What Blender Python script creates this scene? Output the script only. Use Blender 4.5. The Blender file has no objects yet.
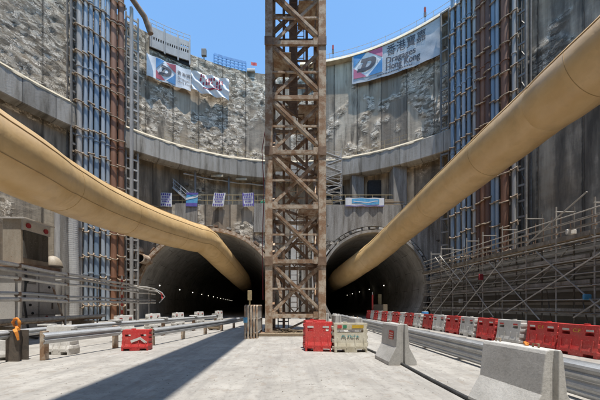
import bpy, math, random
from mathutils import Vector, Matrix, noise
random.seed(7)
PI = math.pi
scene = bpy.context.scene
col = scene.collection
F, CX, CY, H = 280.0, 290.0, 305.0, 1.5          # focal length in photo pixels, vanishing point, eye height
CYL, R = 11.5, 23.5                              # shaft centre (y) and radius

def P(px, py, Y):
    return Vector(((px - CX) / F * Y, Y, H + (CY - py) / F * Y))
def on_circle(px, r):
    t = (px - CX) / F
    a, b, c = 1 + t * t, -2 * CYL, CYL * CYL - r * r
    y = (-b + math.sqrt(b * b - 4 * a * c)) / (2 * a)
    return t * y, y
def theta(px, r=R):
    x, y = on_circle(px, r)
    return math.atan2(x, y - CYL)
def cyl(th, r, h):
    return Vector((r * math.sin(th), CYL + r * math.cos(th), h))

# ------------------------------------------------------------------ materials
def nd(nt, t, **kw):
    n = nt.nodes.new(t)
    for k, v in kw.items():
        if k in n.inputs: n.inputs[k].default_value = v
        else: setattr(n, k, v)
    return n
def ramp(nt, fac, stops):
    r = nt.nodes.new('ShaderNodeValToRGB')
    while len(r.color_ramp.elements) < len(stops): r.color_ramp.elements.new(0.5)
    for e, (p, c) in zip(r.color_ramp.elements, stops):
        e.position = p
        e.color = c if len(c) == 4 else (*c, 1)
    nt.links.new(fac, r.inputs[0])
    return r.outputs[0]
def mixc(nt, fac, a, b, mode='MIX'):
    m = nt.nodes.new('ShaderNodeMix'); m.data_type = 'RGBA'; m.blend_type = mode
    for s, i in ((fac, 0), (a, 6), (b, 7)):
        if isinstance(s, (int, float)): m.inputs[i].default_value = s
        elif isinstance(s, tuple): m.inputs[i].default_value = (*s, 1) if len(s) == 3 else s
        else: nt.links.new(s, m.inputs[i])
    return m.outputs[2]
def math_(nt, op, a, b=0.0):
    m = nt.nodes.new('ShaderNodeMath'); m.operation = op
    for s, i in ((a, 0), (b, 1)):
        if isinstance(s, (int, float)): m.inputs[i].default_value = s
        else: nt.links.new(s, m.inputs[i])
    return m.outputs[0]
def noise_(nt, vec, scale, detail=4, rough=.6):
    n = nd(nt, 'ShaderNodeTexNoise', Scale=scale, Detail=detail, Roughness=rough)
    nt.links.new(vec, n.inputs['Vector'])
    return n.outputs[0]
def mapping(nt, vec, sc):
    m = nt.nodes.new('ShaderNodeMapping'); m.inputs['Scale'].default_value = sc
    nt.links.new(vec, m.inputs['Vector'])
    return m.outputs[0]
def newmat(name):
    m = bpy.data.materials.new(name); m.use_nodes = True
    nt = m.node_tree
    return m, nt, nt.nodes['Principled BSDF']

def weathered(name, c1, c2, rough=.7, metal=0.0, scale=2.5, lo=.4, hi=.65, c3=None, bump=.25, fine=22, streak=None, jitter=.12):
    """base colour c1, worn/dirty patches c2, optional fine specks c3; vertical streaks when streak=(sx,sy,sz)"""
    m, nt, b = newmat(name)
    tc = nd(nt, 'ShaderNodeTexCoord'); oi = nd(nt, 'ShaderNodeObjectInfo')
    add = nd(nt, 'ShaderNodeVectorMath', operation='ADD')
    cmb = nd(nt, 'ShaderNodeCombineXYZ')
    k = math_(nt, 'MULTIPLY', oi.outputs['Random'], 37.0)
    for i in range(3): nt.links.new(k, cmb.inputs[i])
    nt.links.new(tc.outputs['Object'], add.inputs[0]); nt.links.new(cmb.outputs[0], add.inputs[1])
    v = add.outputs[0]
    vs = mapping(nt, v, streak) if streak else v
    n1 = noise_(nt, vs, scale, 6, .65)
    cc = mixc(nt, ramp(nt, n1, [(lo, (0, 0, 0)), (hi, (1, 1, 1))]), c1, c2)
    n2 = noise_(nt, v, fine, 3, .7)
    if c3:
        cc = mixc(nt, ramp(nt, n2, [(.6, (0, 0, 0)), (.72, (1, 1, 1))]), cc, c3)
    g = ramp(nt, n2, [(.25, (.78,) * 3), (.75, (1.12,) * 3)])
    cc = mixc(nt, 1.0, cc, g, 'MULTIPLY')
    mr = nd(nt, 'ShaderNodeMapRange'); nt.links.new(oi.outputs['Random'], mr.inputs[0])
    mr.inputs[3].default_value = 1 - jitter; mr.inputs[4].default_value = 1 + jitter
    hs = nd(nt, 'ShaderNodeHueSaturation'); nt.links.new(cc, hs.inputs['Color']); nt.links.new(mr.outputs[0], hs.inputs['Value'])
    nt.links.new(hs.outputs[0], b.inputs['Base Color'])
    b.inputs['Roughness'].default_value = rough; b.inputs['Metallic'].default_value = metal
    if bump:
        bp = nd(nt, 'ShaderNodeBump', Strength=bump, Distance=.03)
        hsum = math_(nt, 'ADD', n1, math_(nt, 'MULTIPLY', n2, .4))
        nt.links.new(hsum, bp.inputs['Height']); nt.links.new(bp.outputs[0], b.inputs['Normal'])
    return m

M = {}
M['rust'] = weathered('rusty_steel', (.32, .195, .115), (.55, .46, .355), .85, .0, 2.6, .43, .58, (.085, .045, .026), .4, 14)
M['dark_steel'] = weathered('dark_weathered_steel', (.10, .085, .07), (.17, .135, .105), .8, 0, 3, .4, .65, (.06, .04, .03), .3)
M['rust_dark'] = weathered('dark_rust', (.20, .12, .075), (.34, .24, .165), .85, 0, 2, .4, .65, (.05, .03, .02), .3)
M['brown_pipe'] = weathered('brown_pipe_paint', (.20, .085, .042), (.30, .15, .085), .65, 0, 1.2, .35, .7, (.07, .035, .025), .15, streak=(3, 3, .4))
M['dark_pipe'] = weathered('dark_brown_pipe', (.10, .048, .032), (.15, .078, .05), .65, 0, 1.2, .35, .7, None, .15, streak=(3, 3, .4))
M['blue_pipe'] = weathered('blue_pipe_paint', (.26, .325, .39), (.40, .43, .455), .45, 0, 1.2, .35, .7, (.17, .17, .17), .1, streak=(3, 3, .3))
M['blue_deep'] = weathered('deep_blue_pipe_paint', (.17, .24, .32), (.26, .32, .375), .45, 0, 1.2, .35, .7, (.08, .10, .14), .1, streak=(3, 3, .3))
M['white_pipe'] = weathered('whitish_steel', (.42, .40, .37), (.27, .25, .23), .55, 0, 2, .4, .7, (.2, .16, .12), .15, streak=(3, 3, .4))
M['galv'] = weathered('galvanised_steel', (.52, .53, .53), (.40, .405, .41), .45, .25, 3, .35, .7, (.25, .22, .19), .1)
M['tube'] = weathered('scaffold_tube_steel', (.50, .485, .455), (.34, .315, .285), .55, .1, 3, .35, .7, (.18, .12, .08), .1)
M['tube_dark'] = weathered('dull_scaffold_tube', (.24, .23, .215), (.15, .135, .12), .6, .1, 3, .35, .7, (.10, .07, .05), .1)
M['tube_bright'] = weathered('bright_scaffold_tube', (.68, .66, .62), (.5, .48, .44), .45, .1, 3, .35, .7, None, .05)
M['clamp'] = weathered('pipe_clamp_steel', (.40, .31, .215), (.21, .145, .095), .75, .0, 4, .4, .6, None, .1)
M['conc_light'] = weathered('pale_precast_concrete', (.56, .545, .515), (.44, .425, .395), .85, 0, 2.2, .38, .66, (.36, .335, .3), .35, 30)
M['conc_dirty'] = weathered('dirty_concrete', (.31, .29, .26), (.15, .13, .105), .9, 0, 1.1, .4, .68, (.2, .18, .15), .35, 18, streak=(2.2, 2.2, .35))
M['conc_dark'] = weathered('dark_stained_concrete', (.125, .118, .105), (.06, .054, .046), .9, 0, 1.0, .4, .65, (.17, .16, .14), .3, 18, streak=(2.5, 2.5, .3))
M['conc_wall'] = weathered('boarded_concrete', (.36, .34, .31), (.14, .12, .095), .9, 0, 1.0, .42, .68, (.42, .4, .37), .4, 14, streak=(2.6, 2.6, .22))
M['panel_grey'] = weathered('grey_painted_panel', (.42, .41, .40), (.33, .32, .31), .7, 0, 1.5, .4, .7, None, .1)
M['timber'] = weathered('weathered_timber', (.36, .28, .185), (.22, .165, .11), .85, 0, 3, .35, .7, (.14, .10, .07), .3, 30, streak=(6, 1, 6))
M['black'] = weathered('black_rubber', (.03, .03, .03), (.06, .06, .058), .7, 0, 4)
M['dark'] = weathered('shade_and_plug_black', (.018, .018, .018), (.03, .03, .03), .9, 0, 4, bump=0)  # near-black: shade painted inside openings, holes and bores; also dark plugs
M['red_pl'] = weathered('red_plastic', (.56, .035, .034), (.46, .085, .07), .5, 0, 2.4, .42, .7, (.50, .20, .165), .1, 22, jitter=.2)
M['white_pl'] = weathered('white_plastic', (.70, .685, .65), (.52, .495, .445), .5, 0, 2.4, .42, .7, (.36, .32, .26), .1, 22, jitter=.14)
M['cream_pl'] = weathered('cream_plastic', (.60, .56, .45), (.44, .39, .28), .5, 0, 3, .42, .7, (.32, .27, .2), .06, 28)
M['white'] = weathered('white_sheet', (.76, .76, .76), (.66, .66, .66), .6, 0, 2, bump=.05, jitter=.02)
M['banner_grey'] = weathered('greyed_banner_cloth', (.46, .47, .49), (.36, .37, .39), .65, 0, 1.2, bump=.12, jitter=.02)
M['blue_ink'] = weathered('blue_print', (.03, .20, .45), (.05, .24, .48), .6, 0, 2, bump=0)
M['pink_ink'] = weathered('pink_print', (.50, .10, .20), (.44, .12, .20), .6, 0, 2, bump=0)
M['red_ink'] = weathered('red_print', (.42, .05, .09), (.36, .07, .1), .6, 0, 2, bump=0)
M['ink'] = weathered('dark_print', (.035, .04, .06), (.06, .065, .08), .6, 0, 2, bump=0)
M['purple'] = weathered('purple_print', (.10, .07, .33), (.14, .11, .37), .6, 0, 2, bump=0)
M['sky_blue'] = weathered('light_blue_print', (.07, .34, .62), (.18, .48, .72), .5, 0, 2, bump=.05)
M['yellow'] = weathered('yellow_paint', (.70, .45, .04), (.6, .38, .05), .6, 0, 3, bump=0)
M['green'] = weathered('green_paint', (.05, .27, .14), (.08, .32, .2), .6, 0, 3, bump=0)
M['teal'] = weathered('teal_marker', (.03, .22, .24), (.1, .28, .3), .6, 0, 3, bump=0)
M['orange'] = weathered('orange_webbing', (.75, .27, .03), (.62, .2, .03), .6, 0, 5)
M['red_cloth'] = weathered('red_cloth', (.32, .03, .04), (.24, .03, .04), .8, 0, 5)
M['cab_beige'] = weathered('beige_machine_paint', (.52, .46, .375), (.38, .32, .245), .6, 0, 1.3, .4, .7, (.23, .13, .08), .1, 14, streak=(2, 2, .5))
M['cab_grey'] = weathered('pale_machine_paint', (.56, .535, .50), (.44, .41, .375), .6, 0, 1.3, .42, .7, (.28, .22, .18), .1, 14)
M['cream_rail'] = weathered('cream_coping', (.56, .48, .34), (.38, .31, .21), .7, 0, 2, .4, .7, (.3, .25, .18), .2)
M['hoop_yellow'] = weathered('yellowish_rail', (.42, .33, .17), (.3, .23, .13), .6, 0, 2)
M['netting'] = weathered('dark_debris_netting', (.26, .245, .215), (.37, .35, .315), .9, 0, 1.6, .35, .7, (.11, .105, .095), .5, 26, streak=(1, .25, 1.6))
M['blue_rail'] = weathered('blue_fence_paint', (.05, .22, .52), (.08, .28, .55), .5, 0, 3)

def lamp_mat():
    m, nt, b = newmat('lit_lamp')
    b.inputs['Emission Color'].default_value = (1, .9, .72, 1); b.inputs['Emission Strength'].default_value = 1.9
    b.inputs['Base Color'].default_value = (.8, .8, .8, 1)
    return m
M['lamp'] = lamp_mat()

def duct_mat():
    m, nt, b = newmat('tan_ventilation_fabric')
    tc = nd(nt, 'ShaderNodeTexCoord'); uv = tc.outputs['UV']
    n1 = noise_(nt, mapping(nt, uv, (.8, .8, 1)), .9, 4, .55)
    cc = ramp(nt, n1, [(.3, (.60, .385, .165)), (.55, (.70, .475, .225)), (.75, (.57, .365, .155))])
    n2 = noise_(nt, mapping(nt, uv, (1.6, .8, 1)), 1.1, 6, .65)
    cc = mixc(nt, ramp(nt, n2, [(.52, (0, 0, 0)), (.74, (.4, .4, .4))]), cc, (.44, .295, .15))
    n3 = noise_(nt, tc.outputs['Object'], 9, 4, .7)
    cc = mixc(nt, ramp(nt, n3, [(.66, (0, 0, 0)), (.74, (.5, .5, .5))]), cc, (.36, .23, .11))
    nt.links.new(cc, b.inputs['Base Color'])
    b.inputs['Roughness'].default_value = .36; b.inputs['Specular IOR Level'].default_value = .6
    bp = nd(nt, 'ShaderNodeBump', Strength=.45, Distance=.07)
    n4 = noise_(nt, mapping(nt, uv, (2.2, .5, 1)), 1.3, 4, .6)
    nt.links.new(math_(nt, 'ADD', math_(nt, 'ADD', n1, math_(nt, 'MULTIPLY', n2, .4)), math_(nt, 'MULTIPLY', n4, .7)), bp.inputs['Height'])
    nt.links.new(bp.outputs[0], b.inputs['Normal'])
    return m
M['duct'] = duct_mat()

def wall_mat(name, tint=(1, 1, 1), dark=.0):
    """UV in metres (u along the wall, v height); point attribute 'rough' 0..1 marks broken-out concrete"""
    m, nt, b = newmat(name)
    tc = nd(nt, 'ShaderNodeTexCoord'); uv = tc.outputs['UV']
    at = nd(nt, 'ShaderNodeAttribute', attribute_name='rough'); rg = at.outputs['Fac']
    sp = nd(nt, 'ShaderNodeSeparateXYZ'); nt.links.new(uv, sp.inputs[0])
    big = noise_(nt, uv, .16, 4, .6)
    st = noise_(nt, mapping(nt, uv, (1.6, .07, 1)), 1.0, 6, .7)
    fine = noise_(nt, mapping(nt, uv, (1.0, .8, 1)), 2.6, 7, .72)
    med = noise_(nt, uv, 1.3, 6, .7)
    base = ramp(nt, st, [(.28, (.115, .108, .098)), (.43, (.225, .215, .20)), (.56, (.31, .30, .28)), (.75, (.40, .385, .36))])
    wn = nd(nt, 'ShaderNodeTexWhiteNoise', noise_dimensions='1D')
    pid = math_(nt, 'FLOOR', math_(nt, 'DIVIDE', sp.outputs[0], 2.75))
    nt.links.new(pid, wn.inputs['W'])
    ptone = ramp(nt, wn.outputs['Value'], [(0, (.60, .59, .58)), (.5, (.95, .92, .87)), (1, (1.2, 1.17, 1.12))])
    base = mixc(nt, 1.0, base, ptone, 'MULTIPLY')
    base = mixc(nt, ramp(nt, big, [(.45, (0, 0, 0)), (.66, (.65, .65, .65))]), base, (.165, .125, .085))       # brownish seepage
    stain = noise_(nt, mapping(nt, uv, (1.0, .13, 1)), .85, 5, .6)
    base = mixc(nt, ramp(nt, stain, [(.54, (0, 0, 0)), (.66, (.85, .85, .85))]), base, (.045, .041, .035))           # dark water runs
    # broken-out zones: shards of pale fresh concrete among dark hollows
    dist = nd(nt, 'ShaderNodeTexNoise', Scale=1.6, Detail=3.0); nt.links.new(uv, dist.inputs['Vector'])
    wv = nd(nt, 'ShaderNodeVectorMath', operation='MULTIPLY_ADD'); nt.links.new(dist.outputs['Color'], wv.inputs[0])
    wv.inputs[1].default_value = (.5, .5, 0); nt.links.new(uv, wv.inputs[2])
    rot = nd(nt, 'ShaderNodeMapping'); rot.inputs['Rotation'].default_value = (0, 0, .6); rot.inputs['Scale'].default_value = (1.0, 2.1, 1)
    nt.links.new(wv.outputs[0], rot.inputs['Vector'])
    sh = nd(nt, 'ShaderNodeTexVoronoi', Scale=2.3, feature='F1'); nt.links.new(rot.outputs[0], sh.inputs['Vector'])
    shc = nd(nt, 'ShaderNodeSeparateXYZ'); nt.links.new(sh.outputs['Color'], shc.inputs[0])
    grit = noise_(nt, uv, 9.0, 6, .75)
    hrock = math_(nt, 'ADD', math_(nt, 'MULTIPLY', shc.outputs[0], .5), math_(nt, 'ADD', math_(nt, 'MULTIPLY', fine, .75), math_(nt, 'MULTIPLY', grit, .45)))
    rk = ramp(nt, hrock, [(.50, (.065, .06, .053)), (.74, (.17, .16, .142)), (.92, (.28, .265, .24)), (1.0, (.42, .41, .385))])
    flk = math_(nt, 'MULTIPLY', ramp(nt, shc.outputs[1], [(.60, (0, 0, 0)), (.66, (1, 1, 1))]), ramp(nt, math_(nt, 'ADD', grit, math_(nt, 'MULTIPLY', fine, .5)), [(.72, (0, 0, 0)), (.80, (1, 1, 1))]))
    rk = mixc(nt, math_(nt, 'MULTIPLY', flk, .9), rk, (.68, .67, .65))
    rk = mixc(nt, ramp(nt, med, [(.46, (0, 0, 0)), (.62, (.55, .55, .55))]), rk, (.17, .135, .09))
    cc = mixc(nt, ramp(nt, rg, [(.1, (0, 0, 0)), (.4, (1, 1, 1))]), base, rk)
    # panel joints
    fr = math_(nt, 'FRACT', math_(nt, 'DIVIDE', math_(nt, 'ADD', sp.outputs[0], math_(nt, 'MULTIPLY', math_(nt, 'SUBTRACT', med, .5), .12)), 2.75))
    d = math_(nt, 'ABSOLUTE', math_(nt, 'SUBTRACT', fr, .5))
    jf = ramp(nt, d, [(.468, (0, 0, 0)), (.492, (1, 1, 1))])
    cc = mixc(nt, math_(nt, 'MULTIPLY', jf, ramp(nt, med, [(.35, (.25,) * 3), (.6, (.75,) * 3)])), cc, (.055, .05, .045))
    wet = math_(nt, 'MULTIPLY', math_(nt, 'GREATER_THAN', sp.outputs[0], 17.6), ramp(nt, math_(nt, 'ADD', stain, math_(nt, 'MULTIPLY', med, .25)), [(.52, (0, 0, 0)), (.66, (.62, .62, .62))]))
    cc = mixc(nt, wet, cc, (.045, .043, .042))          # damp black growth on the right flank
    cc = mixc(nt, 1.0, cc, tuple(tint), 'MULTIPLY')
    nt.links.new(cc, b.inputs['Base Color'])
    b.inputs['Roughness'].default_value = .9
    bp = nd(nt, 'ShaderNodeBump', Strength=1.0, Distance=.16)
    amp = math_(nt, 'ADD', math_(nt, 'MULTIPLY', rg, 1.0), .16)
    hh = math_(nt, 'SUBTRACT', math_(nt, 'MULTIPLY', math_(nt, 'ADD', fine, math_(nt, 'MULTIPLY', hrock, .6)), amp), math_(nt, 'MULTIPLY', jf, .6))
    nt.links.new(hh, bp.inputs['Height']); nt.links.new(bp.outputs[0], b.inputs['Normal'])
    return m
M['wall'] = wall_mat('diaphragm_wall_concrete', (1.52, 1.37, 1.17))
M['headwall'] = wall_mat('headwall_concrete', (1.5, 1.4, 1.25))
M['recess'] = wall_mat('recess_concrete', (1.9, 1.6, 1.22))

def ring_mat():
    m, nt, b = newmat('ring_beam_concrete')
    tc = nd(nt, 'ShaderNodeTexCoord'); uv = tc.outputs['UV']
    sp = nd(nt, 'ShaderNodeSeparateXYZ'); nt.links.new(uv, sp.inputs[0])
    pid = math_(nt, 'FLOOR', math_(nt, 'DIVIDE', sp.outputs[0], 2.2))
    wn = nd(nt, 'ShaderNodeTexWhiteNoise', noise_dimensions='1D'); nt.links.new(pid, wn.inputs['W'])
    st = noise_(nt, mapping(nt, uv, (1.3, .16, 1)), 1.1, 6, .7)
    fine = noise_(nt, uv, 7, 4, .7)
    base = ramp(nt, st, [(.3, (.12, .105, .082)), (.43, (.27, .245, .205)), (.56, (.36, .335, .295)), (.75, (.42, .395, .355))])
    base = mixc(nt, 1.0, base, ramp(nt, wn.outputs['Value'], [(0, (.78,) * 3), (1, (1.15,) * 3)]), 'MULTIPLY')
    fr = math_(nt, 'FRACT', math_(nt, 'DIVIDE', sp.outputs[0], 2.2))
    d = math_(nt, 'ABSOLUTE', math_(nt, 'SUBTRACT', fr, .5))
    jf = ramp(nt, d, [(.478, (0, 0, 0)), (.492, (1, 1, 1))])
    base = mixc(nt, math_(nt, 'MULTIPLY', jf, .75), base, (.07, .06, .05))
    base = mixc(nt, ramp(nt, fine, [(.62, (0, 0, 0)), (.72, (.6, .6, .6))]), base, (.2, .17, .13))
    nt.links.new(base, b.inputs['Base Color']); b.inputs['Roughness'].default_value = .88
    bp = nd(nt, 'ShaderNodeBump', Strength=.4, Distance=.04)
    nt.links.new(math_(nt, 'SUBTRACT', fine, jf), bp.inputs['Height']); nt.links.new(bp.outputs[0], b.inputs['Normal'])
    return m
M['ring'] = ring_mat()

def ground_mat():
    m, nt, b = newmat('site_slab_concrete')
    tc = nd(nt, 'ShaderNodeTexCoord'); v = tc.outputs['Object']
    n0 = noise_(nt, v, .22, 5, .6); n1 = noise_(nt, v, 1.1, 8, .7); n2 = noise_(nt, v, 6, 9, .8)
    tr = noise_(nt, mapping(nt, v, (1.5, .09, 1)), 1.4, 6, .7)
    cc = ramp(nt, n1, [(.25, (.22, .203, .18)), (.42, (.345, .322, .288)), (.6, (.435, .41, .37)), (.8, (.49, .465, .425))])
    cc = mixc(nt, ramp(nt, n0, [(.40, (0, 0, 0)), (.68, (.6, .6, .6))]), cc, (.29, .272, .25))
    cc = mixc(nt, ramp(nt, tr, [(.48, (0, 0, 0)), (.66, (.7, .7, .7))]), cc, (.25, .235, .215))            # tyre dirt along the haul way
    cc = mixc(nt, ramp(nt, n2, [(.52, (0, 0, 0)), (.62, (.9, .9, .9))]), cc, (.235, .218, .196))
    sp = nd(nt, 'ShaderNodeTexVoronoi', Scale=.9, feature='F1'); nt.links.new(v, sp.inputs['Vector'])
    wob = math_(nt, 'ADD', sp.outputs['Distance'], math_(nt, 'MULTIPLY', n2, .22))
    cc = mixc(nt, ramp(nt, wob, [(.10, (.8, .8, .8)), (.16, (0, 0, 0))]), cc, (.13, .115, .10))          # oil spots
    n5 = noise_(nt, v, 2.3, 7, .75)
    cc = mixc(nt, ramp(nt, n5, [(.56, (0, 0, 0)), (.63, (.55, .55, .55))]), cc, (.27, .225, .18))          # brownish mud marks
    n6 = noise_(nt, mapping(nt, v, (3.0, .8, 1)), 1.1, 8, .75)
    cc = mixc(nt, ramp(nt, n6, [(.58, (0, 0, 0)), (.70, (.6, .6, .6))]), cc, (.52, .505, .475))            # pale laitance
    ck = nd(nt, 'ShaderNodeTexVoronoi', Scale=.33, feature='DISTANCE_TO_EDGE')
    wv = nd(nt, 'ShaderNodeVectorMath', operation='ADD')
    nz = nd(nt, 'ShaderNodeTexNoise', Scale=1.7, Detail=5.0); nt.links.new(v, nz.inputs['Vector'])
    nt.links.new(v, wv.inputs[0]); nt.links.new(nz.outputs['Color'], wv.inputs[1]); nt.links.new(wv.outputs[0], ck.inputs['Vector'])
    cr = ramp(nt, ck.outputs['Distance'], [(.0, (1, 1, 1)), (.012, (0, 0, 0))])
    cc = mixc(nt, math_(nt, 'MULTIPLY', cr, math_(nt, 'MULTIPLY', n0, .45)), cc, (.2, .18, .16))
    nt.links.new(cc, b.inputs['Base Color']); b.inputs['Roughness'].default_value = .9
    bp = nd(nt, 'ShaderNodeBump', Strength=.45, Distance=.02)
    nt.links.new(math_(nt, 'SUBTRACT', math_(nt, 'ADD', n1, math_(nt, 'MULTIPLY', n2, .6)), math_(nt, 'MULTIPLY', cr, .5)), bp.inputs['Height'])
    nt.links.new(bp.outputs[0], b.inputs['Normal'])
    return m
M['ground'] = ground_mat()

def lining_mat():
    m, nt, b = newmat('segmental_lining')
    tc = nd(nt, 'ShaderNodeTexCoord'); uv = tc.outputs['UV']
    br = nd(nt, 'ShaderNodeTexBrick', Scale=1.0)
    br.inputs['Color1'].default_value = (.56, .545, .51, 1); br.inputs['Color2'].default_value = (.47, .455, .425, 1)
    br.inputs['Mortar'].default_value = (.16, .15, .14, 1)
    br.inputs['Mortar Size'].default_value = .025
    br.inputs['Brick Width'].default_value = 4.4; br.inputs['Row Height'].default_value = 2.0
    nt.links.new(uv, br.inputs['Vector'])
    n = noise_(nt, uv, .8, 6, .7)
    cc = mixc(nt, 1.0, br.outputs['Color'], ramp(nt, n, [(.3, (.55, .53, .5)), (.6, (1, 1, 1))]), 'MULTIPLY')
    nt.links.new(cc, b.inputs['Base Color']); b.inputs['Roughness'].default_value = .85
    bp = nd(nt, 'ShaderNodeBump', Strength=.5, Distance=.05); nt.links.new(br.outputs['Fac'], bp.inputs['Height']); bp.invert = True
    nt.links.new(bp.outputs[0], b.inputs['Normal'])
    return m
M['lining'] = lining_mat()
M['soil'] = weathered('site_surface_soil', (.24, .21, .17), (.16, .14, .11), .95, 0, .3)

# ------------------------------------------------------------------ mesh helpers
class MB:
    def __init__(s): s.v, s.f, s.uv = [], [], None
    def quad(s, a, b, c, d):
        n = len(s.v); s.v += [Vector(a), Vector(b), Vector(c), Vector(d)]; s.f.append((n, n + 1, n + 2, n + 3)); return s
    def hexa(s, p):          # 8 points: bottom 4 ccw, top 4 ccw
        n = len(s.v); s.v += [Vector(q) for q in p]
        for q in ((3, 2, 1, 0), (4, 5, 6, 7), (0, 1, 5, 4), (1, 2, 6, 5), (2, 3, 7, 6), (3, 0, 4, 7)): s.f.append(tuple(n + i for i in q))
        return s
    def box(s, x0, x1, y0, y1, z0, z1):
        return s.hexa([(x0, y0, z0), (x1, y0, z0), (x1, y1, z0), (x0, y1, z0), (x0, y0, z1), (x1, y0, z1), (x1, y1, z1), (x0, y1, z1)])
    def bar(s, p, q, w, h, up=(0, 0, 1)):
        p, q = Vector(p), Vector(q); d = (q - p).normalized(); u = Vector(up)
        if abs(d.dot(u)) > .98: u = Vector((0, 1, 0))
        x = d.cross(u).normalized() * w / 2; z = x.cross(d).normalized() * h / 2
        return s.hexa([p - x - z, p + x - z, q + x - z, q - x - z, p - x + z, p + x + z, q + x + z, q - x + z])
    def angle(s, p, q, w, t, up=(0, 0, 1), flip=1):     # L section
        p, q = Vector(p), Vector(q); d = (q - p).normalized(); u = Vector(up)
        if abs(d.dot(u)) > .98: u = Vector((0, 1, 0))
        x = d.cross(u).normalized(); z = x.cross(d).normalized()
        o = z * (w / 2)
        s.bar(p, q, t, w, z)
        s.bar(p + x * (w / 2) * flip - o * .93, q + x * (w / 2) * flip - o * .93, w - t * 1.1, t, z)
        return s
    def tube(s, pts, r, n=10, cap=True, radii=None):
        pts = [Vector(p) for p in pts]; rings = []
        t0 = (pts[1] - pts[0]).normalized()
        u = Vector((0, 0, 1)) if abs(t0.z) < .9 else Vector((0, 1, 0))
        nrm = (u - t0 * u.dot(t0)).normalized()
        for i, p in enumerate(pts):
            if i == 0: t = t0
            elif i == len(pts) - 1: t = (pts[i] - pts[i - 1]).normalized()
            else: t = ((pts[i + 1] - pts[i]).normalized() + (pts[i] - pts[i - 1]).normalized()).normalized()
            nrm = (nrm - t * nrm.dot(t)).normalized(); bn = t.cross(nrm)
            rr = radii[i] if radii else r
            b = len(s.v)
            for k in range(n):
                a = 2 * PI * k / n
                s.v.append(p + (nrm * math.cos(a) + bn * math.sin(a)) * rr)
            rings.append(b)
        for a, b in zip(rings, rings[1:]):
            for k in range(n):
                s.f.append((a + k, a + (k + 1) % n, b + (k + 1) % n, b + k))
        if cap:
            s.f.append(tuple(rings[0] + k for k in reversed(range(n)))); s.f.append(tuple(rings[-1] + k for k in range(n)))
        return s
    def prism(s, poly, a, b):     # poly of 3D points, translated by vector b-a
        a, b = Vector(a), Vector(b); n = len(poly); o = len(s.v)
        s.v += [Vector(p) + a for p in poly] + [Vector(p) + b for p in poly]
        s.f.append(tuple(o + i for i in reversed(range(n)))); s.f.append(tuple(o + n + i for i in range(n)))
        for i in range(n): s.f.append((o + i, o + (i + 1) % n, o + n + (i + 1) % n, o + n + i))
        return s
    def lathe(s, prof, c, n=20):   # (r,z) profile about vertical axis
        c = Vector(c); o = len(s.v)
        for r, z in prof:
            for k in range(n):
                a = 2 * PI * k / n; s.v.append(c + Vector((r * math.cos(a), r * math.sin(a), z)))
        for i in range(len(prof) - 1):
            for k in range(n):
                s.f.append((o + i * n + k, o + i * n + (k + 1) % n, o + (i + 1) * n + (k + 1) % n, o + (i + 1) * n + k))
        s.f.append(tuple(o + k for k in reversed(range(n)))); s.f.append(tuple(o + (len(prof) - 1) * n + k for k in range(n)))
        return s
    def vox(s, nx, ny, nz, filled, mp):
        idx = {}
        def V(i, j, k):
            if (i, j, k) not in idx:
                idx[(i, j, k)] = len(s.v); s.v.append(Vector(mp(i, j, k)))
            return idx[(i, j, k)]
        def fl(i, j, k): return 0 <= i < nx and 0 <= j < ny and 0 <= k < nz and filled(i, j, k)
        for i in range(nx):
            for j in range(ny):
                for k in range(nz):
                    if not fl(i, j, k): continue
                    if not fl(i - 1, j, k): s.f.append((V(i, j, k), V(i, j, k + 1), V(i, j + 1, k + 1), V(i, j + 1, k)))
                    if not fl(i + 1, j, k): s.f.append((V(i + 1, j, k), V(i + 1, j + 1, k), V(i + 1, j + 1, k + 1), V(i + 1, j, k + 1)))
                    if not fl(i, j - 1, k): s.f.append((V(i, j, k), V(i + 1, j, k), V(i + 1, j, k + 1), V(i, j, k + 1)))
                    if not fl(i, j + 1, k): s.f.append((V(i, j + 1, k), V(i, j + 1, k + 1), V(i + 1, j + 1, k + 1), V(i + 1, j + 1, k)))
                    if not fl(i, j, k - 1): s.f.append((V(i, j, k), V(i, j + 1, k), V(i + 1, j + 1, k), V(i + 1, j, k)))
                    if not fl(i, j, k + 1): s.f.append((V(i, j, k + 1), V(i + 1, j, k + 1), V(i + 1, j + 1, k + 1), V(i, j + 1, k + 1)))
        return s
    def build(s, name, mat, parent=None, local=False, smooth=0, bevel=0, uv=None, attr=None):
        """vertices are in world space unless local; the child of an unrotated parent is stored relative to it"""
        off = Vector((0, 0, 0))
        if parent is not None and not local:
            q = parent
            while q is not None: off += q.location; q = q.parent
        me = bpy.data.meshes.new(name)
        me.from_pydata([tuple(v - off) for v in s.v], [], s.f)
        me.materials.append(M[mat] if isinstance(mat, str) else mat)
        if uv is not None:
            l = me.uv_layers.new(name='UVMap')
            for li, lp in enumerate(me.loops): l.data[li].uv = uv[lp.vertex_index]
        if attr is not None:
            a = me.attributes.new('rough', 'FLOAT', 'POINT'); a.data.foreach_set('value', attr)
        me.update()
        if smooth:
            me.shade_smooth()
            if smooth < 180: me.set_sharp_from_angle(angle=math.radians(smooth))
        o = bpy.data.objects.new(name, me); col.objects.link(o)
        if parent is not None: o.parent = parent
        if bevel:
            b = o.modifiers.new('bevel', 'BEVEL'); b.width = bevel; b.segments = 2; b.limit_method = 'ANGLE'; b.angle_limit = math.radians(35)
        return o

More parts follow.
